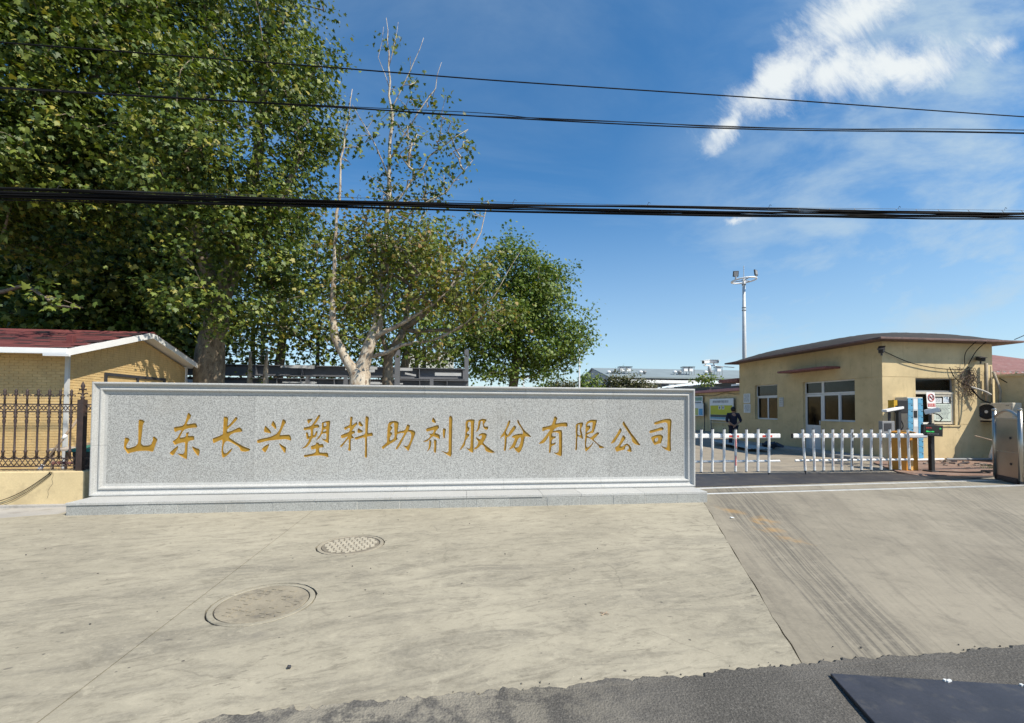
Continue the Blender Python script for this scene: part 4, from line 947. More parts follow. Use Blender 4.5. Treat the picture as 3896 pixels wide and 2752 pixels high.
for k in range(38):
    x = rr.gauss(16.72, .20); z = rr.uniform(2.75, 3.1); y = 12.46; p = [Vector((x, y, z))]; n = rr.randrange(6, 15)
    for q in range(n):
        x += rr.gauss((16.70-x)*.06, .07); z -= rr.uniform(.03, .11); y = 12.47 - abs(rr.gauss(0, .05)); p.append(Vector((x, y, max(z, 1.7))))
    stems.tube(p, [rr.uniform(.004, .008)]*len(p), 4)
    for v in p[2:]:
        if rr.random() < .55:
            s_ = rr.uniform(.012, .035); m = Euler((rr.random()*6, rr.random()*6, rr.random()*6)).to_matrix()
            lv.add([v + m @ Vector(q) for q in ((0,0,0), (s_, .4*s_, 0), (2*s_, 0, .2*s_), (s_, -.4*s_, 0))], [(0,1,2,3)])
for k in range(18):
    a_ = rr.uniform(-1, 1); p = [Vector((16.72, 12.44, 2.95)), Vector((16.72+a_*.3, 12.43, 2.95+rr.uniform(-.1, .08))), Vector((16.72+a_*.6, 12.44, 2.85+rr.uniform(-.35, .05)))]
    stems.tube(p, .005, 4)
o = stems.out('stems', plain('dry_stem', (.13, .09, .07), .9, .3, 12), vine); o['kind'] = 'stuff'
o = lv.out('withered_leaves', plain('withered_leaf', (.19, .125, .075), .9, .3, 12), vine); o['kind'] = 'stuff'
# conduits at the right corner
M_pipe = plain('weathered_pipe', (.30, .25, .18), .8, .2, 6)
cp = thing('conduit_pipe', 'grey downpipes and conduits at the right corner of the guard house', 'pipe', (17.3, 12.4, 0))
MB().tube([(17.33, 12.38, 1.7), (17.34, 12.38, 3.2)], .045, 10).out('duct', M_pipe, cp, True); MB().tube([(17.55, 12.4, 1.9), (17.55, 12.4, 3.1)], .018, 8).out('conduit', M_pipe, cp, True)
MB().tube([(17.5, 12.3, 2.9), (17.6, 12.2, 2.3), (17.5, 12.15, 1.85)], .04, 8).out('insulated_pipe', M_pipe, cp, True)

# ------------------------------------------------------------------ air conditioner and compound wall on the right
ac = thing('air_conditioner', 'beige outdoor air conditioner unit with a dark round fan grille', 'air conditioner', (17.3, 11.5, 1.2))
AX = 17.22; ay1 = atx(2187, 920, AX).y; ay0 = atx(2271, 920, AX).y; az0 = atx(2200, 943, AX).z; az1 = atx(2200, 904, AX).z
MB().box(AX, AX+.34, ay0, ay1, az0, az1).out('casing', M_beige, ac, bevel=.02)
fr_ = (az1-az0)*.43; fc = Vector((AX-.001, ay1-fr_-.07, (az0+az1)/2))
mXm = Matrix(((0,0,-1),(0,1,0),(1,0,0)))
MB().lathe([(fr_, 0), (fr_, .012), (fr_*.94, .016), (fr_*.93, .006), (.01, .004)], fc, 32, mXm).out('fan_cowl', M_black, ac, True)
g = MB()
for k in range(9):
    r_ = fr_*(.15+.085*k); g.tube([fc + Vector((-.022, r_*math.cos(t*math.pi/12), r_*math.sin(t*math.pi/12))) for t in range(25)], .003, 4)
for k in range(16):
    t_ = k*math.pi/8; g.tube([fc + Vector((-.024, .02*math.cos(t_), .02*math.sin(t_))), fc + Vector((-.020, fr_*math.cos(t_), fr_*math.sin(t_)))], .003, 4)
g.out('grille', M_dark, ac); MB().lathe([(.05, 0), (.05, .006), (.0, .008)], fc + Vector((-.02, 0, 0)), 14, mXm).out('hub_badge', M_lgrey, ac)
MB().box(AX-.012, AX-.001, ay0+.04, ay0+.22, az1-.24, az1-.05).out('service_cover', M_beige, ac); MB().box(AX-.016, AX-.0125, ay0+.08, ay0+.17, az1-.10, az1-.085).out('handle_slot', M_black, ac)
for yy in (ay0+.12, ay1-.15): MB().box(AX+.02, AX+.6, yy-.03, yy+.03, az0-.05, az0-.001).out('bracket', M_dark, ac)
MB().tube([(AX+.18, (ay0+ay1)/2, 0), (AX+.18, (ay0+ay1)/2, az0-.02)], .035, 10).out('stand_pipe', M_mgrey, ac)
pp = thing('white_pipe', 'white drain pipe leaning under the air conditioner', 'pipe', (17.0, 12.0, 0))
MB().tube([(16.95, 12.05, .05), (17.08, 11.95, .75)], .055, 10).out('lower_pipe', M_whitedirty, pp, True); MB().tube([(17.08, 11.95, .75), (17.12, 11.95, .95)], .065, 10).out('socket', M_whitedirty, pp, True)
MB().tube([(17.12, 11.95, .95), (17.14, 11.95, 1.25)], .05, 10).out('upper_pipe', M_mgrey, pp, True)
o = MB().tube([(16.2, 11.9, .82), (17.6, 10.9, .25)], .02, 6).out('broom_handle', M_wood); tag(o, 'thin wooden handle propped against the wall near the steel gate', 'stick')
cw = thing('compound_wall', 'shaded cream compound wall running from the guard house to the right', 'wall', (18, 11, 0))
b = MB(); pa, pb = Vector((17.76, 12.45, 0)), Vector((18.55, 8.2, 0)); dd = (pb-pa).normalized(); nn = Vector((-dd.y, dd.x, 0))
b.prism([pa, pa+nn*.24, pb+nn*.24, pb], (0,0,-.05), (0,0,2.74)); b.out('wall_body', M_cream, cw)
b = MB(); b.prism([pa-nn*.05, pa+nn*.29, pb+nn*.29, pb-nn*.05], (0,0,2.742), (0,0,2.82)); b.out('coping', M_cream, cw)
rs = thing('red_roof_shed', 'shed with a faded red corrugated roof behind the compound wall', 'shed', (24, 17, 0))
q = MB(); p0 = Vector((19.4, 14.6, 3.05)); 
n = 60
for k in range(n):
    xa = 19.2 + k*.14; 
    q.add([(xa, 14.4, 3.12+.035*(k % 2)), (xa+.14, 14.4, 3.12+.035*((k+1) % 2)), (xa+.14, 19.5, 4.55+.035*((k+1) % 2)), (xa, 19.5, 4.55+.035*(k % 2))], [(0,1,2,3)])
q.out('roof', plain('faded_red_tin', (.27, .125, .105), .6, .15, 2, dirt=(.4, .3, .26), dirt_amt=.5), rs)
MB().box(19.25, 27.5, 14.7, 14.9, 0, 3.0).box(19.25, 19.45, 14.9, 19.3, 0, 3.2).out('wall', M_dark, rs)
for k in range(5): MB().box(19.3+k*1.1, 20.3+k*1.1, 14.35, 14.45, 3.02, 3.12).out('eave_tile', M_pink, rs)
b = MB(); rr = random.Random(8)
for k in range(160):
    p = Vector((rr.uniform(18.6, 20.6), rr.uniform(13.2, 14.2), 2.75)); e = p + Vector((rr.gauss(0, .25), rr.gauss(0, .2), rr.uniform(.1, .42))); mdl = (p+e)/2 + Vector((0,0,.1)); sd = Vector((.02, .01, 0))
    b.add([p, mdl+sd, e, mdl-sd], [(0,1,2,3)])
M_weed = plain('weed_green', (.075, .115, .03), .7, .3, 6)
o = b.out('roof_weeds', M_weed); tag(o, 'tuft of green weeds growing above the compound wall', 'weeds'); o['kind'] = 'stuff'
MB().box(18.4, 21, 13.0, 14.6, 0, 2.74).out('planter_wall', M_cream, cw)

# ------------------------------------------------------------------ boom barriers
def boom_rail(t, x0, x1, y, z, h, dpt, name):
    # one long profile with chamfered edges
    q = MB(); c = .018
    pf = [(y-dpt, z-h+c), (y-dpt, z+h-c), (y-dpt+c, z+h), (y+dpt-c, z+h), (y+dpt, z+h-c), (y+dpt, z-h+c), (y+dpt-c, z-h), (y-dpt+c, z-h)]
    q.prism([(0, a, b_) for a, b_ in pf], (x0,0,0), (x1,0,0)); return q.out(name, M_whitedirty, t)
def boom_post(t, x, y, z0, z1, lean=0., tapes=True, dirty=False):
    p0, p1 = Vector((x, y, z0)), Vector((x+lean, y, z1)); d = (p1-p0)
    po = MB().tube([p0, p1], .029, 6).out('picket', M_whitedirty, t)
    MB().tube([p1, p1 + d.normalized()*.022], [.031, .022], 8).out('cap', M_black, po); MB().tube([p0 - d.normalized()*.022, p0], [.02, .031], 8).out('cap', M_black, po)
    if tapes:
        for a, b_ in tapes: MB().obox(p0 + d*(a+b_)/2 + Vector((-.004, -.0275, 0)), (.011, .0025, (b_-a)/2*d.length)).out('tape', M_red if not dirty else M_fade, po)
M_fade = plain('faded_tape', (.52, .45, .42), .5, .1, 20, dirt=(.4, .2, .17), dirt_amt=.7)
b1 = thing('boom_barrier', 'white picket boom barrier with red tape running out from behind the sign', 'barrier', (4, 9.85, 0), 'picket boom barriers')
BY = 9.85
boom_rail(b1, 3.4, 7.86, BY+.03, .955, .055, .03, 'upper_rail'); boom_rail(b1, 3.4, 7.86, BY+.03, .335, .028, .02, 'lower_rail')
for k in range(12):
    x = 7.52 - .295*k
    tp_ = ((.55, .78), (.14, .38)) if k == 3 else None
    boom_post(b1, x + .006*math.sin(k*2.3), BY-.03, .10 if k else .06, 1.12 + .006*math.sin(k*1.7), .012 + .012*math.sin(k*3.1), tp_)
MB().tube([(7.52, BY-.03, .10), (7.52, BY-.03, .03)], [.022, .016], 8).out('foot', M_dark, b1); MB().tube([(7.52, BY-.03, .03), (7.515, BY-.03, -.005)], [.012, .004], 6).out('foot_tip', M_dark, b1)
for xa in (7.38, 7.54, 6.5, 6.66, 5.1, 5.25): MB().box(xa, xa+.10, BY-.0015, BY+.002, .925, .975).out('tape', M_red, b1)
MB().box(3.1, 3.45, 9.7, 10.05, 0, 1.1).out('cabinet', M_orange, b1, bevel=.03)
b2 = thing('boom_barrier', 'white picket boom barrier with an orange cabinet at the guard house side', 'barrier', (11.9, 10.3, 0), 'picket boom barriers')
def X_at(c6x): return at((2600+.407*c6x)/S2, 1690/S2, BY).x
xs_ = [(1130, 1105), (1217, 1203), (1302, 1296), (1388, 1386), (1470, 1476), (1563, 1567)]
px_ = [((2600+.407*a), (2600+.407*c)) for a, c in xs_]
px_ += [(3200+.407*a, 3200+.407*c) for a, c in ((90, 93), (180, 183), (270, 273), (363, 358), (452, 443), (540, 527), (628, 612))]
rl0 = at((2600+.407*1030)/S2, 1660/S2, BY).x
boom_rail(b2, rl0, 12.0, BY+.03, .955, .055, .03, 'upper_rail'); MB().box(rl0-.02, rl0, BY, BY+.06, .90, 1.01).out('end_cap', M_black, b2)
boom_rail(b2, rl0+.06, 11.6, BY+.03, .34, .028, .02, 'lower_rail')
for k, (xb, xt) in enumerate(px_):
    x0_, x1_ = at(xb/S2, 1780/S2, BY).x, at(xt/S2, 1635/S2, BY).x
    boom_post(b2, x0_, BY-.03, .10, 1.12, x1_-x0_, ((.80, .93), (.55, .72), (.10, .30)), True)
    MB().box(x1_+.03, x1_+.10, BY-.0015, BY+.002, .93, .97).out('tape', M_fade, b2)
x0_ = at(px_[0][0]/S2, 1780/S2, BY).x
MB().tube([(x0_, BY-.03, .10), (x0_+.01, BY-.03, .03)], [.022, .016], 8).out('foot', M_dark, b2); MB().tube([(x0_+.01, BY-.03, .03), (x0_+.012, BY-.03, -.005)], [.012, .004], 6).out('foot_tip', M_dark, b2)
cx, cy = 11.92, 10.42
b = MB(); hw, c = .24, .07
oct_ = [(cx-hw+c, cy-hw), (cx+hw-c, cy-hw), (cx+hw, cy-hw+c), (cx+hw, cy+hw-c), (cx+hw-c, cy+hw), (cx-hw+c, cy+hw), (cx-hw, cy+hw-c), (cx-hw, cy-hw+c)]
vs = [(cx+(x-cx)*1.03, cy+(y-cy)*1.03, .0) for x, y in oct_] + [(x, y, .97) for x, y in oct_] + [(cx+(x-cx)*.92, cy+(y-cy)*.92, 1.02) for x, y in oct_] + [(cx+(x-cx)*.6, cy+(y-cy)*.6, 1.05) for x, y in oct_]
b.add(vs, [tuple(range(8))[::-1], tuple(range(24, 32))] + [(r_*8+k, r_*8+(k+1) % 8, (r_+1)*8+(k+1) % 8, (r_+1)*8+k) for r_ in range(3) for k in range(8)])
b.out('cabinet', M_orange, b2)
MB().obox((cx-.02, cy-hw-.014, .42), (.03, .004, .40)).out('chamfer_glint', plain('glint_orange', (.68, .42, .15), .4), b2)  # pale strip paints the light reflected along the cabinet's chamfer
MB().tube([(cx-.05, BY+.03, .95), (cx-.05, cy-hw+.02, .95)], .05, 10).out('spindle', M_mgrey, b2)

# ------------------------------------------------------------------ number plate camera posts
lp = thing('display_post', 'black post with a white camera on top and a dark red-green display facing the road', 'post', (12.2, 9.98, 0))
PXc, PYc = at(2089, 1055, 9.98).x, 9.98
MB().box(PXc-.13, PXc+.13, PYc-.12, PYc+.12, .012, .04).out('base_plate', M_dark, lp)
MB().box(PXc-.05, PXc+.05, PYc-.045, PYc+.045, .04, 1.28).out('post', M_black, lp, bevel=.008)
MB().tube([(PXc-.02, PYc, 1.28), (PXc-.02, PYc, 1.5)], .03, 10).out('neck', M_dark, lp)
dm = Matrix.Rotation(R(3), 3, 'Y'); dc = Vector((PXc-.09, PYc-.09, 1.09))
MB().obox(dc, (.285, .04, .145), dm).out('display_case', M_black, lp, bevel=.006)
MB().obox(dc + Vector((0, -.0415, 0)), (.255, .001, .115), dm).out('display_screen', plain('screen_glass', (.01, .012, .014), .15, .1), lp)
def dots(name, mat, spans, z):
    q = MB(); r = random.Random(int(abs(z)*1000)+1)
    for a, e in spans:
        x = a
        while x < e:
            w_ = r.uniform(.012, .022)
            for zz in (-.012, 0, .012):
                if r.random() < .8: q.obox(dc + dm @ Vector((x, -.0435, z+zz)), (w_*.42, .0008, .0035), dm)
            if r.random() < .7: q.obox(dc + dm @ Vector((x, -.0437, z)), (.002, .0008, .016), dm)
            x += w_+.008
    q.out(name, mat, lp)
dots('red_text', emis('led_red', (.9, .06, .06), .35), ((-.21, -.05),), .065); dots('green_text', emis('led_green', (.05, .9, .2), .9), ((-.21, .02),), -.03)
dots('green_text', emis('led_green2', (.05, .9, .2), .9), ((.19, .225),), .06); dots('grey_text', M_mgrey, ((-.17, .17),), -.085)
cc_ = Vector((PXc-.03, PYc-.06, 1.60)); cmx = Euler((R(-14), 0, R(38))).to_matrix()
MB().obox(cc_, (.075, .15, .062), cmx).out('camera_housing', M_white, lp, bevel=.012)
MB().obox(cc_ + cmx @ Vector((0, -.155, -.01)), (.07, .006, .045), cmx).out('camera_window', M_black, lp)
MB().tube([cc_ + Vector((.04, .05, -.05)), cc_ + Vector((.22, .02, -.10)), cc_ + Vector((.30, 0, -.20)), cc_ + Vector((.22, 0, -.28)), cc_ + Vector((.06, .0, -.26))], .013, 6).out('camera_cable', M_cable, lp, True)
MB().box(PXc-.13, PXc-.03, PYc-.10, PYc-.05, .60, .74).out('keypad', M_black, lp)
l2 = thing('display_post', 'dark post behind the boom with a long white camera and a grey box facing away', 'post', (12.2, 11.3, 0))
q1 = at(2015, 1000, 11.2); q2 = at(1995, 1000, 11.25); q3 = at(2005, 910, 11.2)
MB().box(q1.x-.045, q1.x+.045, 11.15, 11.24, 0, 1.75).out('post', M_black, l2)
MB().tube([(q2.x, 11.25, 0), (q2.x, 11.25, 1.55)], .035, 8).out('slim_post', M_dark, l2)
gb = at(1988, 960, 11.1); MB().obox(gb, (.20, .06, .20)).out('display_back', M_mgrey, l2, bevel=.01); MB().obox(gb + Vector((-.03, -.063, .03)), (.12, .003, .11)).out('display_vent', M_dark, l2)
c2 = at(2002, 918, 11.1); cm2 = Euler((0, R(-8), R(10))).to_matrix()
MB().obox(c2, (.36, .07, .035), cm2).out('camera_housing', M_white, l2, bevel=.012); MB().obox(c2 + cm2 @ Vector((0, 0, -.04)), (.30, .055, .012), cm2).out('camera_base', M_dark, l2)
yb = at(2017, 912, 11.35); MB().obox(yb + Vector((.06, 0, 0)), (.18, .05, .20)).out('unit_front', M_black, l2, bevel=.02); MB().obox(yb + Vector((-.17, .05, .06)), (.06, .09, .13)).out('unit_side', plain('yellow_side', (.62, .36, .02), .5), l2)  # display unit with a black front and a yellow side
wire('cable', [(q1.x+.05, 11.18, 1.35), (q1.x+.10, 11.15, 1.15), (q1.x-.02, 11.15, 1.0), (q1.x-.2, 11.1, 1.02)], .012, 'black cable looped under the long white camera', 'cable', n=6)

# ------------------------------------------------------------------ sliding gate head at the right edge
sg = thing('sliding_gate', 'stainless steel sliding gate head standing at the right edge of the driveway', 'gate', (12.6, 8.5, 0))
ga, gb_ = Vector((12.52, 8.80, 0)), Vector((12.10, 8.05, 0)); gd = (gb_-ga).normalized(); gn = Vector((gd.y, -gd.x, 0))   # outward normal
if gn.dot(Vector((-1, 0, 0))) < 0: gn = -gn
GW = (gb_-ga).length
def gp(s, z, o=0.): return ga + gd*s + Vector((0,0,z)) + gn*o
for s in (0, GW): MB().tube([gp(s, .08), gp(s, 1.62)], .04, 12).out('upright', M_inox, sg, True); MB().lathe([(.045, 0), (.045, .03), (.02, .05)], gp(s, 1.62), 12).out('cap', M_inox, sg)
MB().tube([gp(GW*k/12, 1.45+.17*math.sin(math.pi*k/12)) for k in range(13)], .028, 10).out('arch', M_inox, sg, True)
def gpanel(z0, z1, o, nm, mt):
    q = MB(); q.prism([gp(.03, z0, o), gp(GW-.03, z0, o), gp(GW-.03, z1, o), gp(.03, z1, o)], gn*-.02, gn*0.); q.out(nm, mt, sg, bevel=.004)
gpanel(.12, .68, .0, 'lower_panel', M_inox); gpanel(.69, 1.40, .0, 'upper_panel', M_inox)
q = MB(); q.prism([gp(.0, 1.40), gp(GW, 1.40), gp(GW, 1.45), gp(.0, 1.45)], gn*-.03, gn*.012); q.out('cross_rail', M_inox, sg, bevel=.004)
for s, z in ((.55, 1.0), (.55, .42)): MB().tube([gp(s, z, 0), gp(s, z, .012)], .03, 10).out('bolt', M_dark, sg)
q = MB(); q.prism([gp(.0, .02), gp(GW, .02), gp(GW, .12), gp(.0, .12)], gn*-.3, gn*.02); q.out('bogie', M_dark, sg)
for s in (.06, GW-.06): MB().tube([gp(s, .055, .02), gp(s, .055, -.03)], .055, 14).out('wheel', M_black, sg)
for k in range(7):        # folded lattice behind the head
    o_ = -.30-.32*k
    f = MB()
    for s in (.02, GW-.02): f.tube([gp(s, .08, o_), gp(s, 1.35, o_)], .022, 8)
    for z in (.2, .75, 1.33): f.tube([gp(.02, z, o_), gp(GW-.02, z, o_)], .016, 8)
    f.tube([gp(.02, .2, o_), gp(.02, 1.33, o_+.32)], .014, 6); f.tube([gp(.02, 1.33, o_), gp(.02, .2, o_+.32)], .014, 6)
    f.out('folding_frame', M_inox, sg)
# ------------------------------------------------------------------ yard behind the gate
nw = thing('yard_building', 'long low cream building with a faded pink eave beyond the guard house', 'building', (19, 30, 0))
MB().box(18.6, 24, 20.4, 48, -.05, 2.86).out('wall', M_cream, nw)
MB().box(18.25, 24.2, 20.2, 48.3, 2.87, 3.06).out('eaves', M_pink, nw, bevel=.02)
MB().box(18.4, 24, 22, 30, 3.062, 3.20).box(18.4, 24, 30.2, 38, 3.062, 3.30).out('roof_rib', M_dark, nw)
MB().box(18.32, 18.5, 22, 27.5, 3.21, 3.32).out('roof_flashing', M_white, nw)
o = wire('cable', [(18.5, 33, 2.75), (18.5, 30, 2.62), (18.5, 28.6, 2.78), (18.5, 27, 2.66), (18.5, 24, 2.8)], .015, 'slack cable strung under the faded pink eave', 'cable', n=6)
M_ycard = plain('board_yellow', (.50, .50, .035), .6, .06); M_bcard = plain('board_blue', (.16, .36, .46), .6, .06); M_dcard = plain('board_dark', (.06, .07, .07), .6, .1); M_gcard = plain('board_green', (.20, .34, .26), .6, .1)
nb = thing('notice_board', 'large notice board with a yellow field behind the standing man', 'notice board', (18.4, 29, 0), 'notice boards in the yard')
def brd(t, y0, y1, z0, z1, mat, nm, o_=0.): return MB().box(18.40-o_, 18.43-o_ if not o_ else 18.4005-o_+.002, y0, y1, z0, z1).out(nm, mat, t)
brd(nb, 27.4, 30.2, .84, 2.38, M_paper, 'panel')
brd(nb, 27.5, 30.12, 1.24, 1.90, M_ycard, 'yellow_field', .004); brd(nb, 27.5, 30.12, 1.06, 1.235, M_dcard, 'dark_band', .004); brd(nb, 27.5, 30.12, .93, 1.055, M_bcard, 'blue_band', .004)
q = MB(); rr = random.Random(3)
for k in range(14):
    y = 29.75 - k*.135
    for j in range(4): q.box(18.393, 18.395, y-.05, y+.05, 2.10+j*.045, 2.115+j*.045)
    q.box(18.391, 18.3925, y-.012+rr.uniform(-.03, .03), y+.012, 2.09, 2.25)
q.out('title', M_ink, nb)
for y in (28.55, 28.95): MB().box(18.392, 18.394, y-.14, y+.14, 1.62, 1.86).out('inset_picture', M_paper, nb); MB().box(18.389, 18.391, y-.06, y+.06, 1.66, 1.82).out('picture_print', M_ink, nb)
for y in (27.45, 30.15): MB().box(18.44, 18.50, y-.03, y+.03, 0, 2.42).out('leg', M_mgrey, nb)
MB().box(18.44, 18.49, 27.4, 30.2, .66, .70).out('crossbar', M_beige, nb)
n2 = thing('notice_board', 'pale green and white notice board mounted high left of the yellow one', 'notice board', (18.4, 32, 0), 'notice boards in the yard')
MB().box(18.42, 18.45, 31.2, 33.6, 2.02, 2.62).out('panel', M_paper, n2); MB().box(18.415, 18.418, 31.28, 33.5, 2.28, 2.56).out('green_band', M_gcard, n2)
q = MB(); [q.box(18.412, 18.414, 31.4+k*.16, 31.5+k*.16, 2.10, 2.2) for k in range(10)]; q.out('print', M_ink, n2)
n3 = thing('notice_board', 'smaller notice board with yellow, green and blue fields low beside the sign end', 'notice board', (18.3, 32, 0), 'notice boards in the yard')
MB().box(18.30, 18.33, 30.9, 33.4, 1.10, 2.05).out('panel', M_paper, n3); MB().box(18.292, 18.296, 30.98, 31.5, 1.16, 1.66).out('blue_field', plain('bright_blue', (.09, .33, .55), .6), n3); MB().box(18.292, 18.296, 31.6, 33.2, 1.16, 1.70).out('yellow_field', plain('yellow_green', (.47, .52, .18), .6), n3)
for y in (30.85, 33.3): MB().box(18.34, 18.39, y-.03, y+.03, 0, 2.1).out('leg', M_dark, n3)
# low shed roofs beyond
sd = thing('shed', 'open shed with a pale corrugated sheet roof beyond the sign end', 'shed', (20, 45, 0))
P1, P2 = at(2483/S2, 1481/S2, 60), at(2800/S2, 1452/S2, 38); P3 = P2 + Vector((6, 6, .9)); P4 = P1 + Vector((6, 6, .9)); n = 90; q = MB()
vs = []
for k in range(n+1):
    t_ = k/n; a_ = P1.lerp(P2, t_); c_ = P4.lerp(P3, t_); dz_ = .07*(k % 2); vs += [a_ + Vector((0,0,dz_)), c_ + Vector((0,0,dz_))]
q.add(vs, [(2*k, 2*k+2, 2*k+3, 2*k+1) for k in range(n)]); q.out('roof', plain('pale_tin', (.62, .68, .68), .5, .08, 1), sd)
q = MB(); q.prism([P1 - Vector((0,0,.05)), P2 - Vector((0,0,.05)), P2 - Vector((0,0,.45)), P1 - Vector((0,0,.45))], (0,0,0), (.2,.3,0)); q.out('valance', M_dark, sd)
for t_ in (.05, .3, .55, .8, .98):
    a_ = P1.lerp(P2, t_) + Vector((.8, .9, -.2)); MB().tube([(a_.x, a_.y, 0), a_], .08, 8).out('post', M_mgrey, sd)
b = MB(); e0 = at(2783/S2, 1446/S2, 20.2); b.box(e0.x, 16, 19.76, 21.3, e0.z-.10, e0.z+.06); b.prism([(e0.x, 19.76, e0.z+.06), (16, 19.76, e0.z+.06), (16, 19.76, e0.z+.20)], (0,0,0), (0,1.5,0))
o = b.out('maroon_canopy', M_maroon); tag(o, 'small maroon canopy end poking out behind the guard house', 'canopy')

# corrugated sheets and rubbish by the guard house side
a_, c_ = gr(2740/S2, 1680/S2, .12), gr(2900/S2, 1708/S2, .12); dd = (c_-a_).normalized(); nn = Vector((-dd.y, dd.x, 0)); L_ = (c_-a_).length
q = MB(); n = 14; vs = []
for k in range(n+1):
    w_ = nn*(-.45+.9*k/n); h_ = .10+.03*(k % 2); vs += [a_*1 + w_ + Vector((0,0,h_-.12+.06)), c_ + w_ + Vector((0,0,h_-.12))]
q.add(vs, [(2*k, 2*k+2, 2*k+3, 2*k+1) for k in range(n)]); o = q.out('corrugated_sheet', plain('old_sheet', (.36, .38, .36), .7, .15)); tag(o, 'grey corrugated sheet lying on the ground by the man', 'sheet')
q = MB(); r_ = random.Random(2); p = gr(2950/S2, 1700/S2, .12)
for k in range(8): q.obox(p + Vector((r_.uniform(-.3, .2), r_.uniform(-.5, .5), .05)), (r_.uniform(.05, .16), r_.uniform(.05, .16), r_.uniform(.02, .07)), Euler((r_.random(), r_.random(), r_.random()*3)).to_matrix())
o = q.out('rubbish_heap', plain('blue_rubbish', (.04, .05, .075), .7, .4, 8)); tag(o, 'small bluish rubbish heap against the guard house wall', 'rubbish'); o['kind'] = 'stuff'
q = MB(); r_ = random.Random(12)
for k in range(40): q.obox(Vector((r_.uniform(13.6, 17.0), r_.gauss(11.3, .45), .03)), (r_.uniform(.02, .12), r_.uniform(.02, .06), r_.uniform(.01, .035)), Euler((r_.random()*.4, r_.random()*.4, r_.random()*3)).to_matrix())
o = q.out('rubble', plain('rubble', (.30, .24, .19), .9, .4, 6)); tag(o, 'rubble and broken bits on the red paving before the air conditioner', 'rubble'); o['kind'] = 'stuff'
q = MB()
for k in range(500):
    p = Vector((r_.gauss(15.2, .45), r_.gauss(10.3, .16), .012)); e = p + Vector((r_.gauss(0, .05), r_.gauss(0, .05), r_.uniform(.03, .11))); q.add([p, (p+e)/2 + Vector((.006, 0, .01)), e], [(0,1,2)])
o = q.out('grass_tuft', M_weed); tag(o, 'patch of grass on the paving beside the steel gate', 'grass'); o['kind'] = 'stuff'
for k, (x0_, y0_, x1_, y1_, nm) in enumerate(((13.9, 11.95, 15.3, 12.1, 'white plastic pipe lying along the foot of the lit wall'), (15.4, 12.1, 17.2, 12.0, 'grey pipe lying along the foot of the shaded wall'), (15.9, 10.5, 17.2, 10.1, 'pale plank lying on the grass near the steel gate'))):
    o = MB().tube([(x0_, y0_, .06), (x1_, y1_, .06)], .035, 8).out('loose_pipe' if k < 2 else 'plank', M_whitedirty if k != 1 else M_mgrey); tag(o, nm, 'pipe' if k < 2 else 'plank')
for k in range(3):
    wire('ground_cable', [(12.3, 9.98-.05*k, .02), (13.0+.2*k, 9.75-.1*k, .022), (13.9, 9.8+.1*k, .022), (14.9+.4*k, 9.65-.05*k, .022)], .014, ['black cable snaking from the display post across the paving, the longest', 'black cable on the paving, the middle of three', 'black cable on the paving, nearest the road'][k], 'cable', 'cables on the paving', n=6)

# ------------------------------------------------------------------ man
def skinmesh(name, verts, edges, radii, mat, parent, mtx, root=0, sub=2):
    me = bpy.data.meshes.new(name); me.from_pydata([mtx @ Vector(v) for v in verts], edges, []); me.materials.append(mat)
    o = bpy.data.objects.new(name, me); col.objects.link(o); o.parent = parent; 
    if parent: o.location = -org(parent)
    o.modifiers.new('skin', 'SKIN'); sv_ = me.skin_vertices[0].data
    for i, r_ in enumerate(radii): sv_[i].radius = r_ if hasattr(r_, '__len__') else (r_, r_)
    sv_[root].use_root = True
    m = o.modifiers.new('sub', 'SUBSURF'); m.levels = sub; m.render_levels = sub
    o.modifiers['skin'].use_smooth_shade = True
    return o
man = thing('person', 'person in navy shirt and dark trousers, back turned, hands clasped behind', 'person', (11.8, 17.58, 0))
mm = Matrix.Translation((11.8, 17.58, 0)) @ Matrix.Rotation(R(-20), 4, 'Z') @ Matrix.Scale(1.0, 4)
V_, E_, Rr = [], [], []
def jv(p, r_, parent=None):
    V_.append(p); Rr.append(r_)
    if parent is not None: E_.append((parent, len(V_)-1))
    return len(V_)-1
pel = jv((0, 0, .93), (.15, .11)); wst = jv((0, 0, 1.08), (.14, .10), pel); chs = jv((0, 0, 1.26), (.16, .11), wst); upc = jv((0, 0, 1.39), (.13, .09), chs)
nk = jv((0, .01, 1.475), .055, upc); hd0 = jv((0, .02, 1.54), (.068, .08), nk); hd1 = jv((0, .02, 1.60), (.076, .092), hd0); hd2 = jv((0, .01, 1.66), (.062, .075), hd1)
for s in (-1, 1):
    er = jv((s*.085, .01, 1.585), .015, hd1)
    sh = jv((s*.19, 0, 1.40), .065, upc); el = jv((s*.275, -.07, 1.13), .045, sh); wr = jv((s*.075, -.175, .945), .03, el)
    pm = jv((s*.0, -.19-.02*s, .90-.02*s), .036, wr)
    for k in range(4):
        f1 = jv((-s*(.03+.004*k), -.20-.02*s, .91-.022*k-.02*s), .0095, pm); f2 = jv((-s*(.062-.004*k), -.185-.02*s, .895-.022*k-.02*s), .0085, f1)
    jv((s*.02, -.215-.02*s, .935), .010, pm)
    hp = jv((s*.095, 0, .87), .085, pel); kn = jv((s*.105, .01, .50), .058, hp); an = jv((s*.11, -.01, .10), .04, kn); to = jv((s*.12, .15, .035), .035, an)
skinmesh('body', V_, E_, Rr, M_skin, man, mm)
V_, E_, Rr = [], [], []
pel = jv((0, 0, .90), (.175, .135)); wst = jv((0, 0, 1.06), (.17, .13), pel); chs = jv((0, 0, 1.25), (.19, .135), wst); upc = jv((0, 0, 1.385), (.15, .105), chs); nk_ = jv((0, .005, 1.455), .075, upc); jv((0, .005, 1.50), .066, nk_)
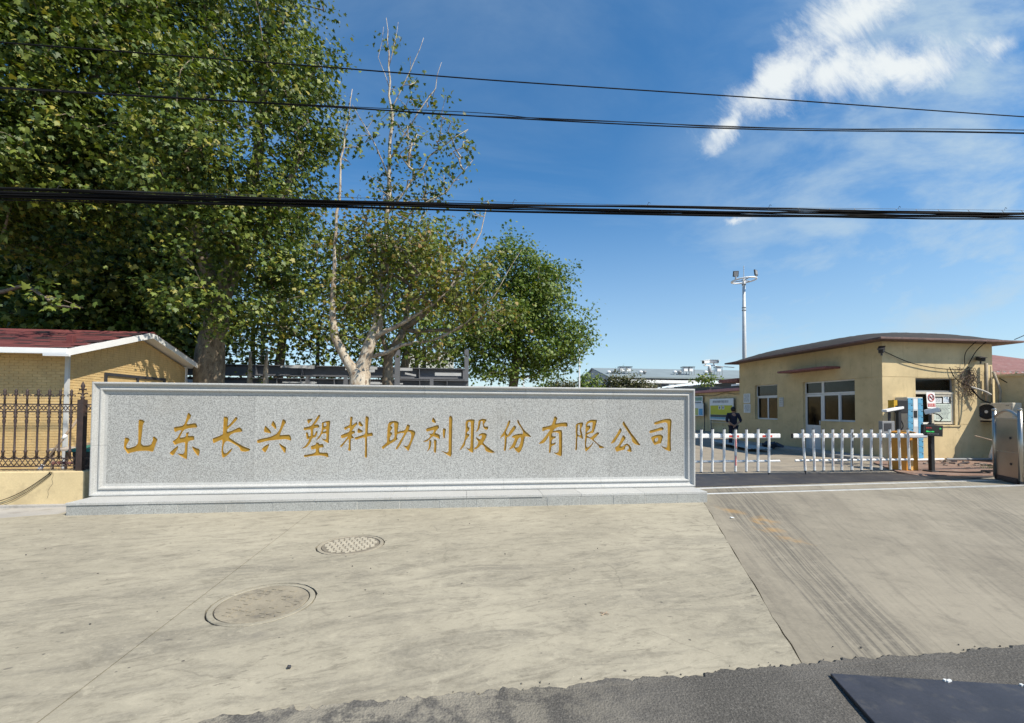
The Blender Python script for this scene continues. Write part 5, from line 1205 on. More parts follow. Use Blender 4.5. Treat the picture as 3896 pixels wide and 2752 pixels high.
for s in (-1, 1):
    sh = jv((s*.195, 0, 1.395), .085, upc); el = jv((s*.285, -.07, 1.12), .066, sh); jv((s*.21, -.11, 1.05), .058, el)
skinmesh('shirt', V_, E_, Rr, M_navy, man, mm)
V_, E_, Rr = [], [], []
pel = jv((0, 0, .92), (.165, .125)); 
for s in (-1, 1):
    hp = jv((s*.095, 0, .84), .102, pel); kn = jv((s*.11, .01, .48), .085, hp); jv((s*.115, -.01, .07), .075, kn)
skinmesh('trousers', V_, E_, Rr, M_navy, man, mm)
for s in (-1, 1):
    q = MB(); c_ = mm @ Vector((s*.12, .05, .04)); q.obox(c_, (.05, .14, .04), Matrix.Rotation(R(-20), 3, 'Z')); q.out('shoe', M_black, man, bevel=.02)
q = MB(); vs = []; 
for j in range(7):
    th = j/6*math.pi*.76
    for k in range(14):
        ph = 2*math.pi*k/14; dz_ = math.cos(th)*.115; rx, ry = math.sin(th)*.102, math.sin(th)*.118
        p = Vector((rx*math.cos(ph), ry*math.sin(ph)+.005, 1.62+dz_))
        if p.y > .05 and p.z < 1.67: p.z = 1.67
        vs.append(mm @ p)
q.add(vs, [(j*14+k, j*14+(k+1) % 14, (j+1)*14+(k+1) % 14, (j+1)*14+k) for j in range(6) for k in range(14)]); q.out('hair', M_hair, man, True)

# ------------------------------------------------------------------ light mast
mp = at(1669, 800, 30); MX, MYy = mp.x, 30.
mast = thing('floodlight_mast', 'tall white mast with a ring of floodlights behind the guard house', 'light mast', (MX, MYy, 0))
rz_ = at(1669, 629, 30).z
MB().tube([(MX, MYy, 0), (MX, MYy, 6.5), (MX, MYy, rz_+.1)], [.17, .14, .10], 12).out('pole', M_lgrey, mast, True)
for z in (rz_-2.3, rz_-2.1, rz_-.35): MB().lathe([(.15, 0), (.15, .06)], (MX, MYy, z), 12).out('collar', M_mgrey, mast)
rt_ = Matrix.Rotation(R(-4), 3, 'Y')
MB().tube([Vector((MX, MYy, rz_)) + rt_ @ Vector((0.84*math.cos(2*math.pi*k/24), 0.84*math.sin(2*math.pi*k/24), 0)) for k in range(25)], .06, 8, False).out('ring', M_white, mast, True)
for k in range(3):
    t_ = k*2.09+.4; MB().tube([(MX, MYy, rz_), Vector((MX, MYy, rz_)) + rt_ @ Vector((.84*math.cos(t_), .84*math.sin(t_), 0))], .035, 6).out('spoke', M_mgrey, mast)
for x_, y_, ex, ez in ((-.82, -.25, -35, -12), (.45, -.72, 20, 28)):
    c_ = Vector((MX+x_, MYy+y_, rz_+.38)); m = Euler((R(90-ex*.3), 0, R(ez))).to_matrix()
    f = MB().obox(c_, (.20, .21, .045), m).out('floodlight', M_dark, mast, bevel=.02); MB().obox(c_ + m @ Vector((0, 0, .053)), (.15, .16, .004), m).out('lens', M_mgrey, f)
    MB().obox(c_ - Vector((0,0,.28)), (.04, .04, .12)).out('yoke', M_mgrey, mast)
MB().tube([(MX, MYy, rz_), (MX, MYy, rz_+1.1)], .025, 6).out('lightning_rod', M_lgrey, mast)

# ------------------------------------------------------------------ far factory hall with roof coolers
fx = at(2318/S2, 1440/S2, 85).x; ez_ = at(2450/S2, 1440/S2, 85).z; rg = at(2560/S2, 1420/S2, 95).z
far_y = atx(2205/S2, 1450/S2, fx).y
hall = thing('factory_hall', 'long grey factory hall with a strip of windows and roof coolers in the distance', 'building', (fx+25, 95, 0))
M_hall = plain('grey_cladding', (.30, .32, .35), .6, .08, .3); M_hroof = plain('grey_green_roof', (.21, .25, .26), .6, .1, .3)
apy_ = (85+far_y)/2
MB().box(fx, fx+60, 85, far_y, 0, ez_-.9).out('wall', M_hall, hall)
b = MB(); b.prism([(fx, 85, ez_-.9), (fx, far_y, ez_-.9), (fx, far_y, ez_), (fx, apy_, rg+.6), (fx, 85, ez_)], (0,0,0), (.4,0,0)); b.out('gable', M_hall, hall)
b = MB(); b.prism([(fx-.3, 84.6, ez_), (fx-.3, apy_, rg+.7), (fx-.3, far_y, ez_), (fx-.3, far_y, ez_+.3), (fx-.3, apy_, rg+1.0), (fx-.3, 84.6, ez_+.3)], (0,0,0), (60,0,0)); b.out('roof', M_hroof, hall)
MB().box(fx-.3, fx+60, 84.3, 84.58, ez_-.95, ez_-.35).out('gutter', M_white, hall)
for k in range(7):
    x_ = fx + 5.5 + k*4.2
    for j in range(3): MB().box(x_+j*.98, x_+j*.98+.9, 84.7, 84.98, ez_-2.6, ez_-1.15).out('window', M_dark, hall)
    MB().box(x_+3.0, x_+4.1, 84.75, 84.99, ez_-2.6, ez_-1.15).out('wall_panel', M_white, hall)
MB().box(fx, fx+60, 84.3, 84.9, ez_-3.1, ez_-2.75).out('ledge', M_white, hall)
for k, (xx, w_) in enumerate(((2366, 1), (2390, 1), (2607, 1), (2627, 1), (2733, 1))):
    p = at(xx/S2, 1420/S2, 88); t = thing('roof_cooler', 'boxed roof cooler on legs on the far hall, number %s from the left end' % ['one', 'two', 'three', 'four', 'five'][k], 'cooler', p, 'roof coolers on the far hall')
    MB().box(p.x-.45, p.x+.45, 87.6, 88.5, p.z+.35, p.z+1.15).out('box', M_white, t); MB().box(p.x-.75, p.x+.75, 87.4, 88.7, p.z+1.25, p.z+1.36).out('canopy', M_dark, t)
    for sx in (-.6, .6):
        for sy in (87.5, 88.6): MB().box(p.x+sx-.04, p.x+sx+.04, sy-.04, sy+.04, p.z-.8, p.z+1.25).out('leg', M_mgrey, t)
for k, xx in enumerate((2316, 2333, 2437, 2452, 2567, 2585, 2684, 2703)):
    p = at(xx/S2, 1419/S2, 88); t = thing('roof_ventilator', 'small round roof ventilator on the far hall, %s from the left end' % ['first', 'second', 'third', 'fourth', 'fifth', 'sixth', 'seventh', 'last'][k], 'ventilator', p, 'roof ventilators on the far hall')
    MB().lathe([(.25, -.8), (.25, .0), (.45, .05), (.48, .25), (.3, .42), (.05, .48)], p, 10).out('turbine', M_white if k % 2 == 0 else M_mgrey, t, True)
# pale distant block seen between the trunks
db = thing('distant_block', 'pale banded building far behind the trunks', 'building', (-8, 62, 0))
p = at(940, 830, 60); 
MB().box(p.x-1.5, p.x+4.5, 60, 70, 0, at(960, 790, 60).z).out('wall', plain('pale_render', (.48, .48, .42), .8, .08, .3), db)
for k in range(3): MB().box(p.x-1.5, p.x+4.5, 59.9, 59.98, 4.2+k*1.15, 4.75+k*1.15).out('window_band', M_hroof, db)
# street lamps far away and the white pole
wp = at(1299, 850, 40); t = thing('lamp_pole', 'thin white pole rising behind the sign beside the bushes', 'pole', (wp.x, 40, 0)); MB().tube([(wp.x, 40, 0), (wp.x, 40, 9)], [.09, .06], 8).out('shaft', M_white, t)
wp = at(1174, 856, 70); t = thing('street_lamp', 'white double armed street lamp in the far distance', 'street lamp', (wp.x, 70, 0)); zt = at(1174, 848, 70).z
MB().tube([(wp.x, 70, 0), (wp.x, 70, zt)], [.12, .08], 8).out('shaft', M_white, t)
for s in (-1, 1): MB().tube([(wp.x, 70, zt-.3), (wp.x+s*1.6, 70, zt+.5)], .07, 6).out('arm', M_white, t); MB().obox((wp.x+s*1.9, 70, zt+.52), (.4, .12, .06)).out('lamp_head', M_lgrey, t)

# ------------------------------------------------------------------ stacked steel girders behind the trees
M_steel = plain('primed_steel', (.125, .13, .145), .55, .12, 1.2, 30, dirt=(.13, .12, .12), dirt_amt=.4)
def girder(label, x0, x1, y, z0, z1, wd, stiff, seed):
    t = thing('steel_girder', label, 'girder', ((x0+x1)/2, y, z0), 'stacked steel girders')
    MB().box(x0, x1, y-wd, y+wd, z1-.03, z1).out('top_flange', M_steel, t); MB().box(x0, x1, y-wd, y+wd, z0, z0+.03).out('bottom_flange', M_steel, t)
    MB().box(x0, x1, y-.012, y+.012, z0+.03, z1-.03).out('web', M_steel, t)
    r_ = random.Random(seed); x = x0 + r_.uniform(.2, .8)
    while x < x1: MB().box(x-.012, x+.012, y-wd+.01, y-.0125, z0+.031, z1-.031).out('stiffener', M_steel, t); x += stiff*r_.uniform(.8, 1.2)
def xz(px, py_, y): p = at(px, py_, y); return p.x, p.z
xr = at(1042, 850, 18).x; z_top = at(700, 821, 18).z; h1 = z_top - at(700, 845, 18).z
girder('topmost painted steel girder on the stack behind the trees, left half', -12.5, at(895, 850, 18).x-.1, 18, z_top-h1, z_top, .20, 1.9, 1)
girder('topmost painted steel girder on the stack behind the trees, right half', at(895, 850, 18).x+.05, xr, 18, z_top-h1-.05, z_top-.02, .20, 1.5, 2)
girder('second steel girder of the stack, under the top pair', -12.8, xr+.15, 17.8, z_top-h1*2-.12, z_top-h1-.09, .22, 1.1, 3)
girder('third steel girder of the stack, half hidden by the sign', -12.2, xr-.1, 17.6, z_top-h1*2.8-.14, z_top-h1*2-.15, .22, .95, 4)
girder('lowest steel girder of the stack, just above the sign top', -12.0, xr+.1, 17.4, z_top-h1*3.7-.16, z_top-h1*2.8-.17, .22, 1.3, 5)
for k, (xx, yy) in enumerate(((566, 21), (588, 22), (712, 21), (891, 17), (934, 21), (951, 23), (1046, 19))):
    p = at(xx, 830, yy); t = thing('steel_column', 'slim grey steel column behind the trees, %s from the left' % ['first', 'second', 'third', 'fourth', 'fifth', 'sixth', 'seventh'][k], 'column', (p.x, yy, 0), 'steel columns behind the trees')
    zt = at(xx, 785, yy).z + (1. if k < 3 else 0); wdt = .06 if k < 3 else .09
    MB().box(p.x-wdt, p.x+wdt, yy-.09, yy-.075, 0, zt).out('flange', M_steel, t); MB().box(p.x-.01, p.x+.01, yy-.075, yy+.075, 0, zt).out('web', M_steel, t); MB().box(p.x-wdt, p.x+wdt, yy+.075, yy+.09, 0, zt).out('flange', M_steel, t)
for k, (xx, yy) in enumerate(((690, 16.9), (775, 16.9), (968, 16.9))):
    p = at(xx, 850, yy); o = MB(); o.add([(p.x-.16, yy-.1, 0), (p.x+.16, yy-.1, 0), (p.x+.16, yy+.1, 0), (p.x-.16, yy+.1, 0), (p.x-.06, yy-.06, 2.72), (p.x+.06, yy-.06, 2.72), (p.x+.06, yy+.06, 2.72), (p.x-.06, yy+.06, 2.72)], [(3,2,1,0),(4,5,6,7),(0,1,5,4),(1,2,6,5),(2,3,7,6),(3,0,4,7)])
    o = o.out('trestle_leg', M_steel); tag(o, 'tapered steel trestle leg before the girder stack, %s' % ['the left one', 'the middle one', 'the right one'][k], 'trestle', 'trestle legs')
M_sunlit = plain('sunlit_steel', (.42, .43, .44), .6, .12)  # pale tone stands in for sun patches on the girder faces
pk = thing('sunlit_strips', 'added pale strips imitating sunlit steel on the dark girder stack', 'plates', (-6, 17, 0)); r_ = random.Random(6)
for k in range(34):
    x = r_.uniform(-12.2, xr-.6); L_ = r_.uniform(.35, 1.5); z = z_top - r_.choice((.16, .33, .72, .95, 1.2, 1.42)) - r_.uniform(0, .06); h_ = r_.uniform(.05, .13); y = 17.14 - r_.uniform(0, .05); dz_ = r_.choice((0, 0, 0, .08, -.08))
    MB().prism([(x, y, z), (x+L_, y, z+dz_), (x+L_, y, z+dz_+h_), (x, y, z+h_)], (0,0,0), (0,.02,0)).out('plate', M_sunlit, pk)
cwl = MB().box(-30, 12, 26, 26.3, 0, 2.55).out('yard_wall', M_cream); tag(cwl, 'low cream yard wall far behind the girder stack', 'wall')

# ------------------------------------------------------------------ overhead cables
bundle = thing('cable_bundle', 'thick bundle of black communication cables strung low across the whole picture', 'cable bundle', (0, 7, 4.9))
main = [(-13.5, 4.42), (-10, 4.55), (-6.65, 4.68), (-3, 4.80), (.81, 4.925), (5.2, 5.11), (10.72, 5.39), (16, 5.75), (22, 6.2)]
def interp(x):
    for (xa, za), (xb, zb) in zip(main, main[1:]):
        if xa <= x <= xb: return za + (zb-za)*(x-xa)/(xb-xa)
    return main[-1][1]
rr = random.Random(77)
for k in range(15):
    r_ = rr.choice((.005, .007, .009, .011, .013)); oz = rr.gauss(-.005, .036); oy = rr.gauss(0, .035); a1, a2 = rr.uniform(0, 6), rr.uniform(0, 6); amp = rr.uniform(.006, .026)
    pts = []
    for j in range(70):
        x = -13.5 + 35.5*j/69
        pts.append((x, 7 + oy + amp*math.sin(x*.7+a2), interp(x) + oz*(1+.25*math.sin(x*.31+a1)) + amp*math.sin(x*rr.uniform(.55, .6)+a1)))
    MB().tube(pts, r_, 6).out('cable', M_cable, bundle, True)
MB().tube([(-13.5+35.5*j/69, 7, interp(-13.5+35.5*j/69)+.075) for j in range(70)], .0035, 5).out('support_wire', M_dark, bundle)
MB().tube([(-13.5+35.5*j/69, 7.02, interp(-13.5+35.5*j/69)-.07-.02*math.sin(j*.23)) for j in range(70)], .0045, 5).out('cable', M_cable, bundle)
q = MB()
for j in range(60):
    x = -13 + 34*j/59 + rr.uniform(-.2, .2); z = interp(x); q.tube([(x, 7, z+.075), (x+.02, 6.98, z+.02)], .004, 4); 
    if j % 4 == 0: q.tube([(x, 6.96, z+.05), (x+.03, 6.96, z+.11), (x+.06, 6.96, z+.09)], .004, 4)
q.out('lashing_clips', M_dark, bundle)['kind'] = 'stuff'
def span(pts, r_, label, y=7.0):
    return wire('overhead_wire', [(x, y, z) for x, z in pts], r_, label, 'wire', 'overhead wires', n=12)
span([(-13, 6.77), (-6.72, 6.89), (-2.11, 6.98), (.79, 7.03), (5.21, 7.16), (10.77, 7.30), (20, 7.6)], .0095, 'single thin black wire, topmost across the sky')
span([(-13, 6.03), (-6.70, 6.21), (-1.86, 6.35), (1.41, 6.43), (5.21, 6.59), (10.76, 6.97), (20, 7.5)], .0095, 'lower black wire of the twisted pair in mid sky')
span([(-13, 6.08), (-6.7, 6.24), (-1.9, 6.37), (-.43, 6.385), (1.41, 6.475), (3.54, 6.56), (4.4, 6.60), (6.5, 6.72), (10.76, 7.05), (20, 7.6)], .007, 'upper black wire of the twisted pair in mid sky', 7.02)
span([(-13, 6.03), (-6.7, 6.2), (-2, 6.36), (0.3, 6.45), (1.4, 6.44), (3.2, 6.53), (5, 6.595), (10.76, 6.98), (20, 7.53)], .005, 'thin wire wound round the twisted pair in mid sky', 6.99)

# ------------------------------------------------------------------ manhole covers, plate, litter
M_lid2 = plain('worn_lid', (.27, .235, .172), .9, .2, 3, 40, dirt=(.14, .125, .10), dirt_amt=.8); M_coverdark = plain('cover_dirt', (.19, .165, .125), .9, .2, 8); M_coverblock = plain('cover_tread', (.40, .36, .28), .85, .15, 8)
def manhole(c_, r_, label, blocks, rot, seed):
    t = thing('manhole_cover', label, 'manhole cover', (c_[0], c_[1], 0), 'manhole covers'); c_ = Vector((c_[0], c_[1], 0)); rr = random.Random(seed)
    q = MB(); n = 64; vs = []
    wob = [rr.uniform(.0, .014) for _ in range(n)]
    for k in range(n):
        a_ = 2*math.pi*k/n; vs += [c_ + Vector(((r_-.06)*math.cos(a_), (r_-.06)*math.sin(a_), -.0215)), c_ + Vector(((r_+.03)*math.cos(a_), (r_+.03)*math.sin(a_), -.0215))]
    q.add(vs, [(2*k, 2*k+1, (2*k+3) % (2*n), (2*k+2) % (2*n)) for k in range(n)]); q.out('gap', M_joint, t)
    MB().lathe([(r_, -.021), (r_, -.003), (r_-.004, .001), (r_-.038, .001), (r_-.041, -.002), (r_-.041, -.021)], c_, 56).out('rim', M_iron_cover if blocks else M_apron, t)
    MB().lathe([(r_-.050, -.021), (r_-.050, -.003), (r_-.053, -.001)], c_, 56).out('lid', M_coverdark if blocks else M_lid2, t)
    q = MB(); vs = []
    for k in range(n):
        a_ = 2*math.pi*k/n; vs += [c_ + Vector(((r_-.051)*math.cos(a_), (r_-.051)*math.sin(a_), -.012)), c_ + Vector(((r_-.0405)*math.cos(a_), (r_-.0405)*math.sin(a_), -.012))]
    q.add(vs, [(2*k, 2*k+1, (2*k+3) % (2*n), (2*k+2) % (2*n)) for k in range(n)]); q.out('seat_gap', M_joint, t)
    R_ = Matrix.Rotation(rot, 3, 'Z'); st_ = .062; i_ = 0
    q = MB()
    for iy in range(-6, 7):
        for ix in range(-6, 7):
            p = Vector(((ix + .25*(iy % 2))*st_, iy*st_*.8, 0))
            if p.length > r_-.085 or (not blocks and rr.random() < .55): continue
            q.obox(c_ + R_ @ p + Vector((0, 0, .0005)), (.024, .017, .0032), R_)
    o = q.out('tread_blocks', M_coverblock if blocks else M_lid2, t); o['kind'] = 'stuff'
    if False:
        q = MB(); q.prism([c_ + R_ @ Vector(p) for p in ((-.16, -.012, .005), (.17, -.004, .005), (.17, .004, .005), (-.16, -.004, .005))], (0,0,0), (0,0,.002)); q.out('key_slot', M_joint, t)
manhole((-1.26, 5.26), .365, 'round manhole cover with raised tread blocks, the farther one nearer the sign', True, R(28), 4)
manhole((-1.59, 3.78), .385, 'larger worn manhole cover with a dark cracked rim, the nearer one', False, R(-20), 6)
pl = thing('road_plate', 'dark flat plate lying on the asphalt at the lower right corner', 'plate', (3, 1.8, 0))
A_ = Vector((2.2, 2.37, 0)); ax_ = Vector((.977, -.213, 0)); bx_ = Vector((-.30, -.954, 0)); q = MB()
q.prism([A_, A_+ax_*2.6, A_+ax_*2.6+bx_*1.3, A_+bx_*1.3], (0,0,.013), (0,0,.034)); q.out('plate', M_rubber, pl, bevel=.004)
for k, (s_, l_) in enumerate(((.62, .03), (1.02, .02), (1.5, .05))): q = MB(); [q.obox(A_ + ax_*(s_+.012*j) + bx_*(.01+.006*(j % 2)) + Vector((0,0,.038)), (.008, .006, .005)) for j in range(int(l_*100))]; q.out('cement_blob', M_paper, pl)
q = MB(); rr = random.Random(15)
for k in range(26):
    p = Vector((rr.uniform(-6, 3), rr.uniform(2.6, 6.6), .006)); s_ = rr.uniform(.003, .007); q.obox(p, (s_, s_*rr.uniform(.6, 1), s_*.6), Euler((rr.random(), rr.random(), rr.random()*3)).to_matrix())
o = q.out('pebbles', M_asph); tag(o, 'dark pebbles scattered over the concrete forecourt', 'pebbles'); o['kind'] = 'stuff'
p = gr(1355, 1378); q = MB(); q.tube([p + Vector((-.03, -.02, .006)), p + Vector((.03, .02, .01))], .004, 5); q.tube([p + Vector((-.025, .025, .006)), p + Vector((.028, -.022, .012))], .004, 5); o = q.out('twig', M_wood); tag(o, 'tiny crossed twig lying alone on the concrete forecourt', 'twig')
p = gr(648, 1500); o = MB().obox(p + Vector((0,0,.012)), (.011, .009, .008), Euler((.3, .4, .5)).to_matrix()).out('stone', M_dark, bevel=.004); tag(o, 'small black stone on the concrete below the nearer manhole', 'stone')
p = gr(2785/S2, 1972/S2); o = MB().obox(p + Vector((0,0,.01)), (.03, .014, .004), Euler((.1, .1, .3)).to_matrix()).out('litter', M_paper); tag(o, 'scrap of white litter on the orange stain beside the sign', 'litter')
wire('cord', [(-6.50, 7.70, .548), (-6.52, 7.705, .50), (-6.9, 7.70, .22), (-7.3, 7.69, .07), (-7.9, 7.66, .01)], .006, 'thin cord trailing down the cream wall, the upper of two', 'cord', 'cords on the cream wall', n=8)
wire('cord', [(-6.47, 7.70, .548), (-6.50, 7.705, .48), (-6.85, 7.70, .20), (-7.2, 7.69, .04), (-7.7, 7.60, .006)], .005, 'thin cord trailing down the cream wall, the lower of two', 'cord', 'cords on the cream wall', n=8)
# ------------------------------------------------------------------ trees
def leafmat(name, cols, trans=.22, gloss=.55):
    t = MT(name); NT.nodes.remove(t.b)
    oi = nd('ShaderNodeObjectInfo'); f = mth('FRACT', mth('ADD', t.geo.outputs['Random Per Island'], oi.outputs['Random']))
    rp = nd('ShaderNodeValToRGB'); NT.links.new(f, rp.inputs[0]); cr = rp.color_ramp
    while len(cr.elements) < len(cols): cr.elements.new(.5)
    for e, (p_, c_) in zip(cr.elements, cols): e.position = p_; e.color = (*c_, 1)
    big = noise(t.pos, 1.1, 3, .6)
    c = mix(smooth(big, .35, .65), rp.outputs[0], mix(1., rp.outputs[0], (1.08, 1.0, .85, 1), 'MULTIPLY'))
    pr = nd('ShaderNodeBsdfPrincipled'); put(pr.inputs['Base Color'], c); pr.inputs['Roughness'].default_value = gloss; pr.inputs['Specular IOR Level'].default_value = .5
    tr = nd('ShaderNodeBsdfTranslucent'); put(tr.inputs[0], mix(1., c, (1.2, 1.25, .55, 1), 'MULTIPLY'))
    ms = nd('ShaderNodeMixShader'); ms.inputs[0].default_value = trans
    NT.links.new(pr.outputs[0], ms.inputs[1]); NT.links.new(tr.outputs[0], ms.inputs[2]); NT.links.new(ms.outputs[0], t.o.inputs[0])
    return t.m
L_green = leafmat('plane_leaf', ((0, (.032, .062, .009)), (.42, (.066, .112, .014)), (.68, (.13, .182, .026)), (.88, (.215, .26, .048)), (.99, (.27, .24, .04))))
L_dry = leafmat('drying_leaf', ((0, (.072, .105, .016)), (.5, (.14, .175, .027)), (.8, (.215, .225, .038)), (.94, (.26, .19, .042)), (.985, (.26, .15, .045))), .3)
L_far = leafmat('far_leaf', ((0, (.055, .108, .013)), (.5, (.105, .175, .021)), (.9, (.185, .24, .04))), .25)
L_bush = leafmat('bush_leaf', ((0, (.06, .08, .03)), (.5, (.09, .10, .04)), (.9, (.13, .125, .06))), .2)
def barkmat(name, ca, cb, cc):
    t = MT(name); v = noise(vscale(t.pos, (1, 1, .45)), 5.5, 4, .6, .4); w_ = noise(vscale(t.pos, (1, 1, .6)), 11, 3, .6, .3); g = noise(t.pos, 60, 3, .6)
    c = mix(smooth(v, .46, .54), c4(ca), c4(cb)); c = mix(mth('MULTIPLY', smooth(w_, .55, .62), .8), c, c4(cc)); c = mix(mth('MULTIPLY', smooth(g, .4, .7), .3), c, c4(cc, .6))
    t.set(Base_Color=c, Roughness=.85, Specular_IOR_Level=.2); t.bump(mth('ADD', mth('MULTIPLY', v, .6), mth('MULTIPLY', g, .3)), .6, .02); return t.m
B_grey = barkmat('plane_bark', (.19, .155, .115), (.27, .225, .165), (.12, .095, .07))
B_pale = barkmat('pale_plane_bark', (.40, .33, .25), (.52, .46, .37), (.17, .11, .075))
LEAF = np.array([(0, .28, .0), (0,0,0), (.22,-.10,-.03), (.50,.02,-.10), (.36,.20,-.06), (.58,.48,-.14), (.27,.46,-.05), (0,1.,-.10), (-.27,.46,-.05), (-.58,.48,-.14), (-.36,.20,-.06), (-.50,.02,-.10), (-.22,-.10,-.03)])
LTRI = np.array([(0, i, i+1) for i in range(1, 12)] + [(0, 12, 1)])
LEAF2 = np.array([(0,0,0), (.42,.12,-.06), (.55,.55,-.10), (0,1.,-.06), (-.55,.55,-.10), (-.42,.12,-.06)]); LTRI2 = np.array([(0,1,2), (0,2,3), (0,3,4), (0,4,5)])
def rawmesh(name, verts, tris, mat):
    me = bpy.data.meshes.new(name); n = len(verts); m = len(tris)
    me.vertices.add(n); me.vertices.foreach_set('co', verts.astype(np.float32).ravel()); me.loops.add(m*3); me.loops.foreach_set('vertex_index', tris.astype(np.int32).ravel())
    me.polygons.add(m); me.polygons.foreach_set('loop_start', np.arange(0, m*3, 3, dtype=np.int32)); me.polygons.foreach_set('loop_total', np.full(m, 3, np.int32))
    me.update(calc_edges=True); me.materials.append(mat); return me
def inframe(P):
    q = P - np.array(CAM); zf = q @ np.array(CF); x = PPX + FPX*(q @ np.array(CR))/zf; y = PPY - FPX*(q @ np.array(CT))/zf
    return (zf > .5) & (x > -40) & (x < 3936) & (y > -40) & (y < 1480), zf
leaf_mesh = {}
def make_tree(name, label, base, limbs, lobes, dens, per, size, mat_l, mat_b, seed, detail=True, spread=.38, nobj=0, group=None, cat='tree', bare=0., minz=None, r_tip=.006, leaf_drop=None):
    """limbs: list of (points, radii); lobes: (centre, radii, density factor)"""
    rg = np.random.default_rng(seed); t = thing(name, label, cat, base, group); tb = MB()
    nodes = []; par = []; rad = []
    for pts, rr_ in limbs:
        fine = []; fr = []
        for i in range(len(pts)-1):
            a_, b_ = Vector(pts[i]), Vector(pts[i+1]); n = max(2, int((b_-a_).length/.35))
            for k in range(n):
                f = k/n; fine.append(a_.lerp(b_, f) + Vector(rg.normal(0, .018, 3)) * (1 if i or k else 0)); fr.append(rr_[i]+(rr_[i+1]-rr_[i])*f)
        fine.append(Vector(pts[-1])); fr.append(rr_[-1])
        fr = [x*(1+.10*math.sin(i*1.3+seed)*(.6)) for i, x in enumerate(fr)]
        tb.tube(fine, fr, 10 if rr_[0] > .08 else 6)
        nodes += [np.array(p) for p in fine]; rad += fr
    nodes = nodes[2:] if len(nodes) > 6 else nodes
    N = np.array(nodes); maxr = np.array(rad[2:] if len(rad) > 6 else rad)
    # clump centres
    cl = []; oc = []
    for c_, r_, df in lobes:
        c_ = np.array(c_); r_ = np.array(r_ if hasattr(r_, '__len__') else (r_, r_, r_)); n = int(dens*df*4.19*r_.prod())
        d = rg.normal(size=(n, 3)); d /= np.linalg.norm(d, axis=1)[:, None]; u = rg.random(n)**.42
        p = c_ + d*u[:, None]*r_*(1+.12*rg.normal(size=(n, 1))); cl.append(p); oc.append(np.repeat(c_[None], n, 0))
    cl = np.concatenate(cl); oc = np.concatenate(oc)
    if minz is not None: k = cl[:, 2] > minz; cl, oc = cl[k], oc[k]
    # branches: join each clump to the nearest already grown node
    tc_ = N.mean(0); order = np.argsort(np.linalg.norm(cl - N[np.argmin(np.linalg.norm(N-tc_, axis=1))], axis=1))
    G = [p for p in N]; Gp = [-1]*len(G); ends = []
    arr = np.zeros((len(G)+len(cl)*3+8, 3)); arr[:len(G)] = N; cnt = len(G)
    for i in order:
        p = cl[i]; dl = arr[:cnt]-p; w_ = np.sqrt((dl**2).sum(1)); w_ = w_ + .35*np.maximum(0, dl[:, 2]); j = int(np.argmin(w_)); a_ = arr[j]; L_ = np.linalg.norm(p-a_)
        prev = j; k = 2 if L_ > .5 else 1
        for s in range(1, k+1):
            f = s/k; q = a_ + (p-a_)*f + (np.array((0, 0, .10*L_*math.sin(math.pi*f*.8))) + rg.normal(0, .04*L_, 3) if s < k else 0)
            arr[cnt] = q; G.append(q); Gp.append(prev); prev = cnt; cnt += 1
        ends.append(prev)
    w_ = np.zeros(cnt)
    for e in ends: w_[e] = 1
    for i in range(cnt-1, -1, -1):
        if Gp[i] >= 0: w_[Gp[i]] += w_[i]
    for i in range(cnt):
        if Gp[i] >= 0:
            r1 = max(r_tip, .0075*math.sqrt(w_[i])); r0 = max(r1, min(.0075*math.sqrt(w_[Gp[i]]), r1*1.5)); tb.tube([arr[Gp[i]], arr[i]], [r0, r1], 4, False)
    tb.out('trunk', mat_b, t, True)
    # leaves
    keep = rg.random(len(cl)) >= bare; cl2, oc2 = cl[keep], oc[keep]
    n = rg.poisson(per, len(cl2)); idx = np.repeat(np.arange(len(cl2)), n); M_ = len(idx)
    off = rg.normal(size=(M_, 3))*spread*np.array((1, 1, .75)); P = cl2[idx] + off
    outw = (P - oc2[idx]); outw /= np.linalg.norm(outw, axis=1)[:, None]+1e-6
    sunv = np.array(SUN)
    nz = np.array((0, 0, .55)) + outw*.45 + sunv*.25 + rg.normal(size=(M_, 3))*.75; nz /= np.linalg.norm(nz, axis=1)[:, None]
    dr = outw*.4 + np.array((0, 0, -.8)) + rg.normal(size=(M_, 3))*.55; dr -= nz*(dr*nz).sum(1)[:, None]; dr /= np.linalg.norm(dr, axis=1)[:, None]+1e-6
    xr_ = np.cross(dr, nz); sc = size*rg.uniform(.45, 1.35, M_)
    Rm = np.stack([xr_, dr, nz], axis=2)*sc[:, None, None]
    tv, tt = (LEAF, LTRI) if detail else (LEAF2, LTRI2)
    ok, zf = inframe(P); pick = np.zeros(M_, bool)
    if nobj:
        cand_ = np.where(ok)[0]; cand_ = cand_[np.argsort(zf[cand_])][:nobj]; pick[cand_] = True
    blk = ~pick
    V = np.einsum('nij,vj->nvi', Rm[blk], tv) + P[blk][:, None, :]; nb_ = len(V); T = (np.arange(nb_)[:, None, None]*len(tv) + tt[None]).reshape(-1, 3)
    me = rawmesh('crown', V.reshape(-1, 3), T, mat_l); cr_ = bpy.data.objects.new('crown', me); col.objects.link(cr_); cr_.parent = t; cr_.location = -Vector(base); cr_['kind'] = 'stuff'
    if nobj:
        if mat_l.name not in leaf_mesh: leaf_mesh[mat_l.name] = rawmesh('leaf', LEAF, LTRI, mat_l)
        for i in np.where(pick)[0]:
            o = bpy.data.objects.new('leaf', leaf_mesh[mat_l.name]); col.objects.link(o); o.parent = cr_
            mw = Matrix([[*Rm[i][r_], P[i][r_]] for r_ in range(3)] + [[0, 0, 0, 1]]); o.matrix_basis = mw
    return M_
def A(x, y, Y): return tuple(at(x, y, Y))
tot = 0
def grd(x, Y): p = at(x, 900, Y); return Vector((p.x, Y, 0))
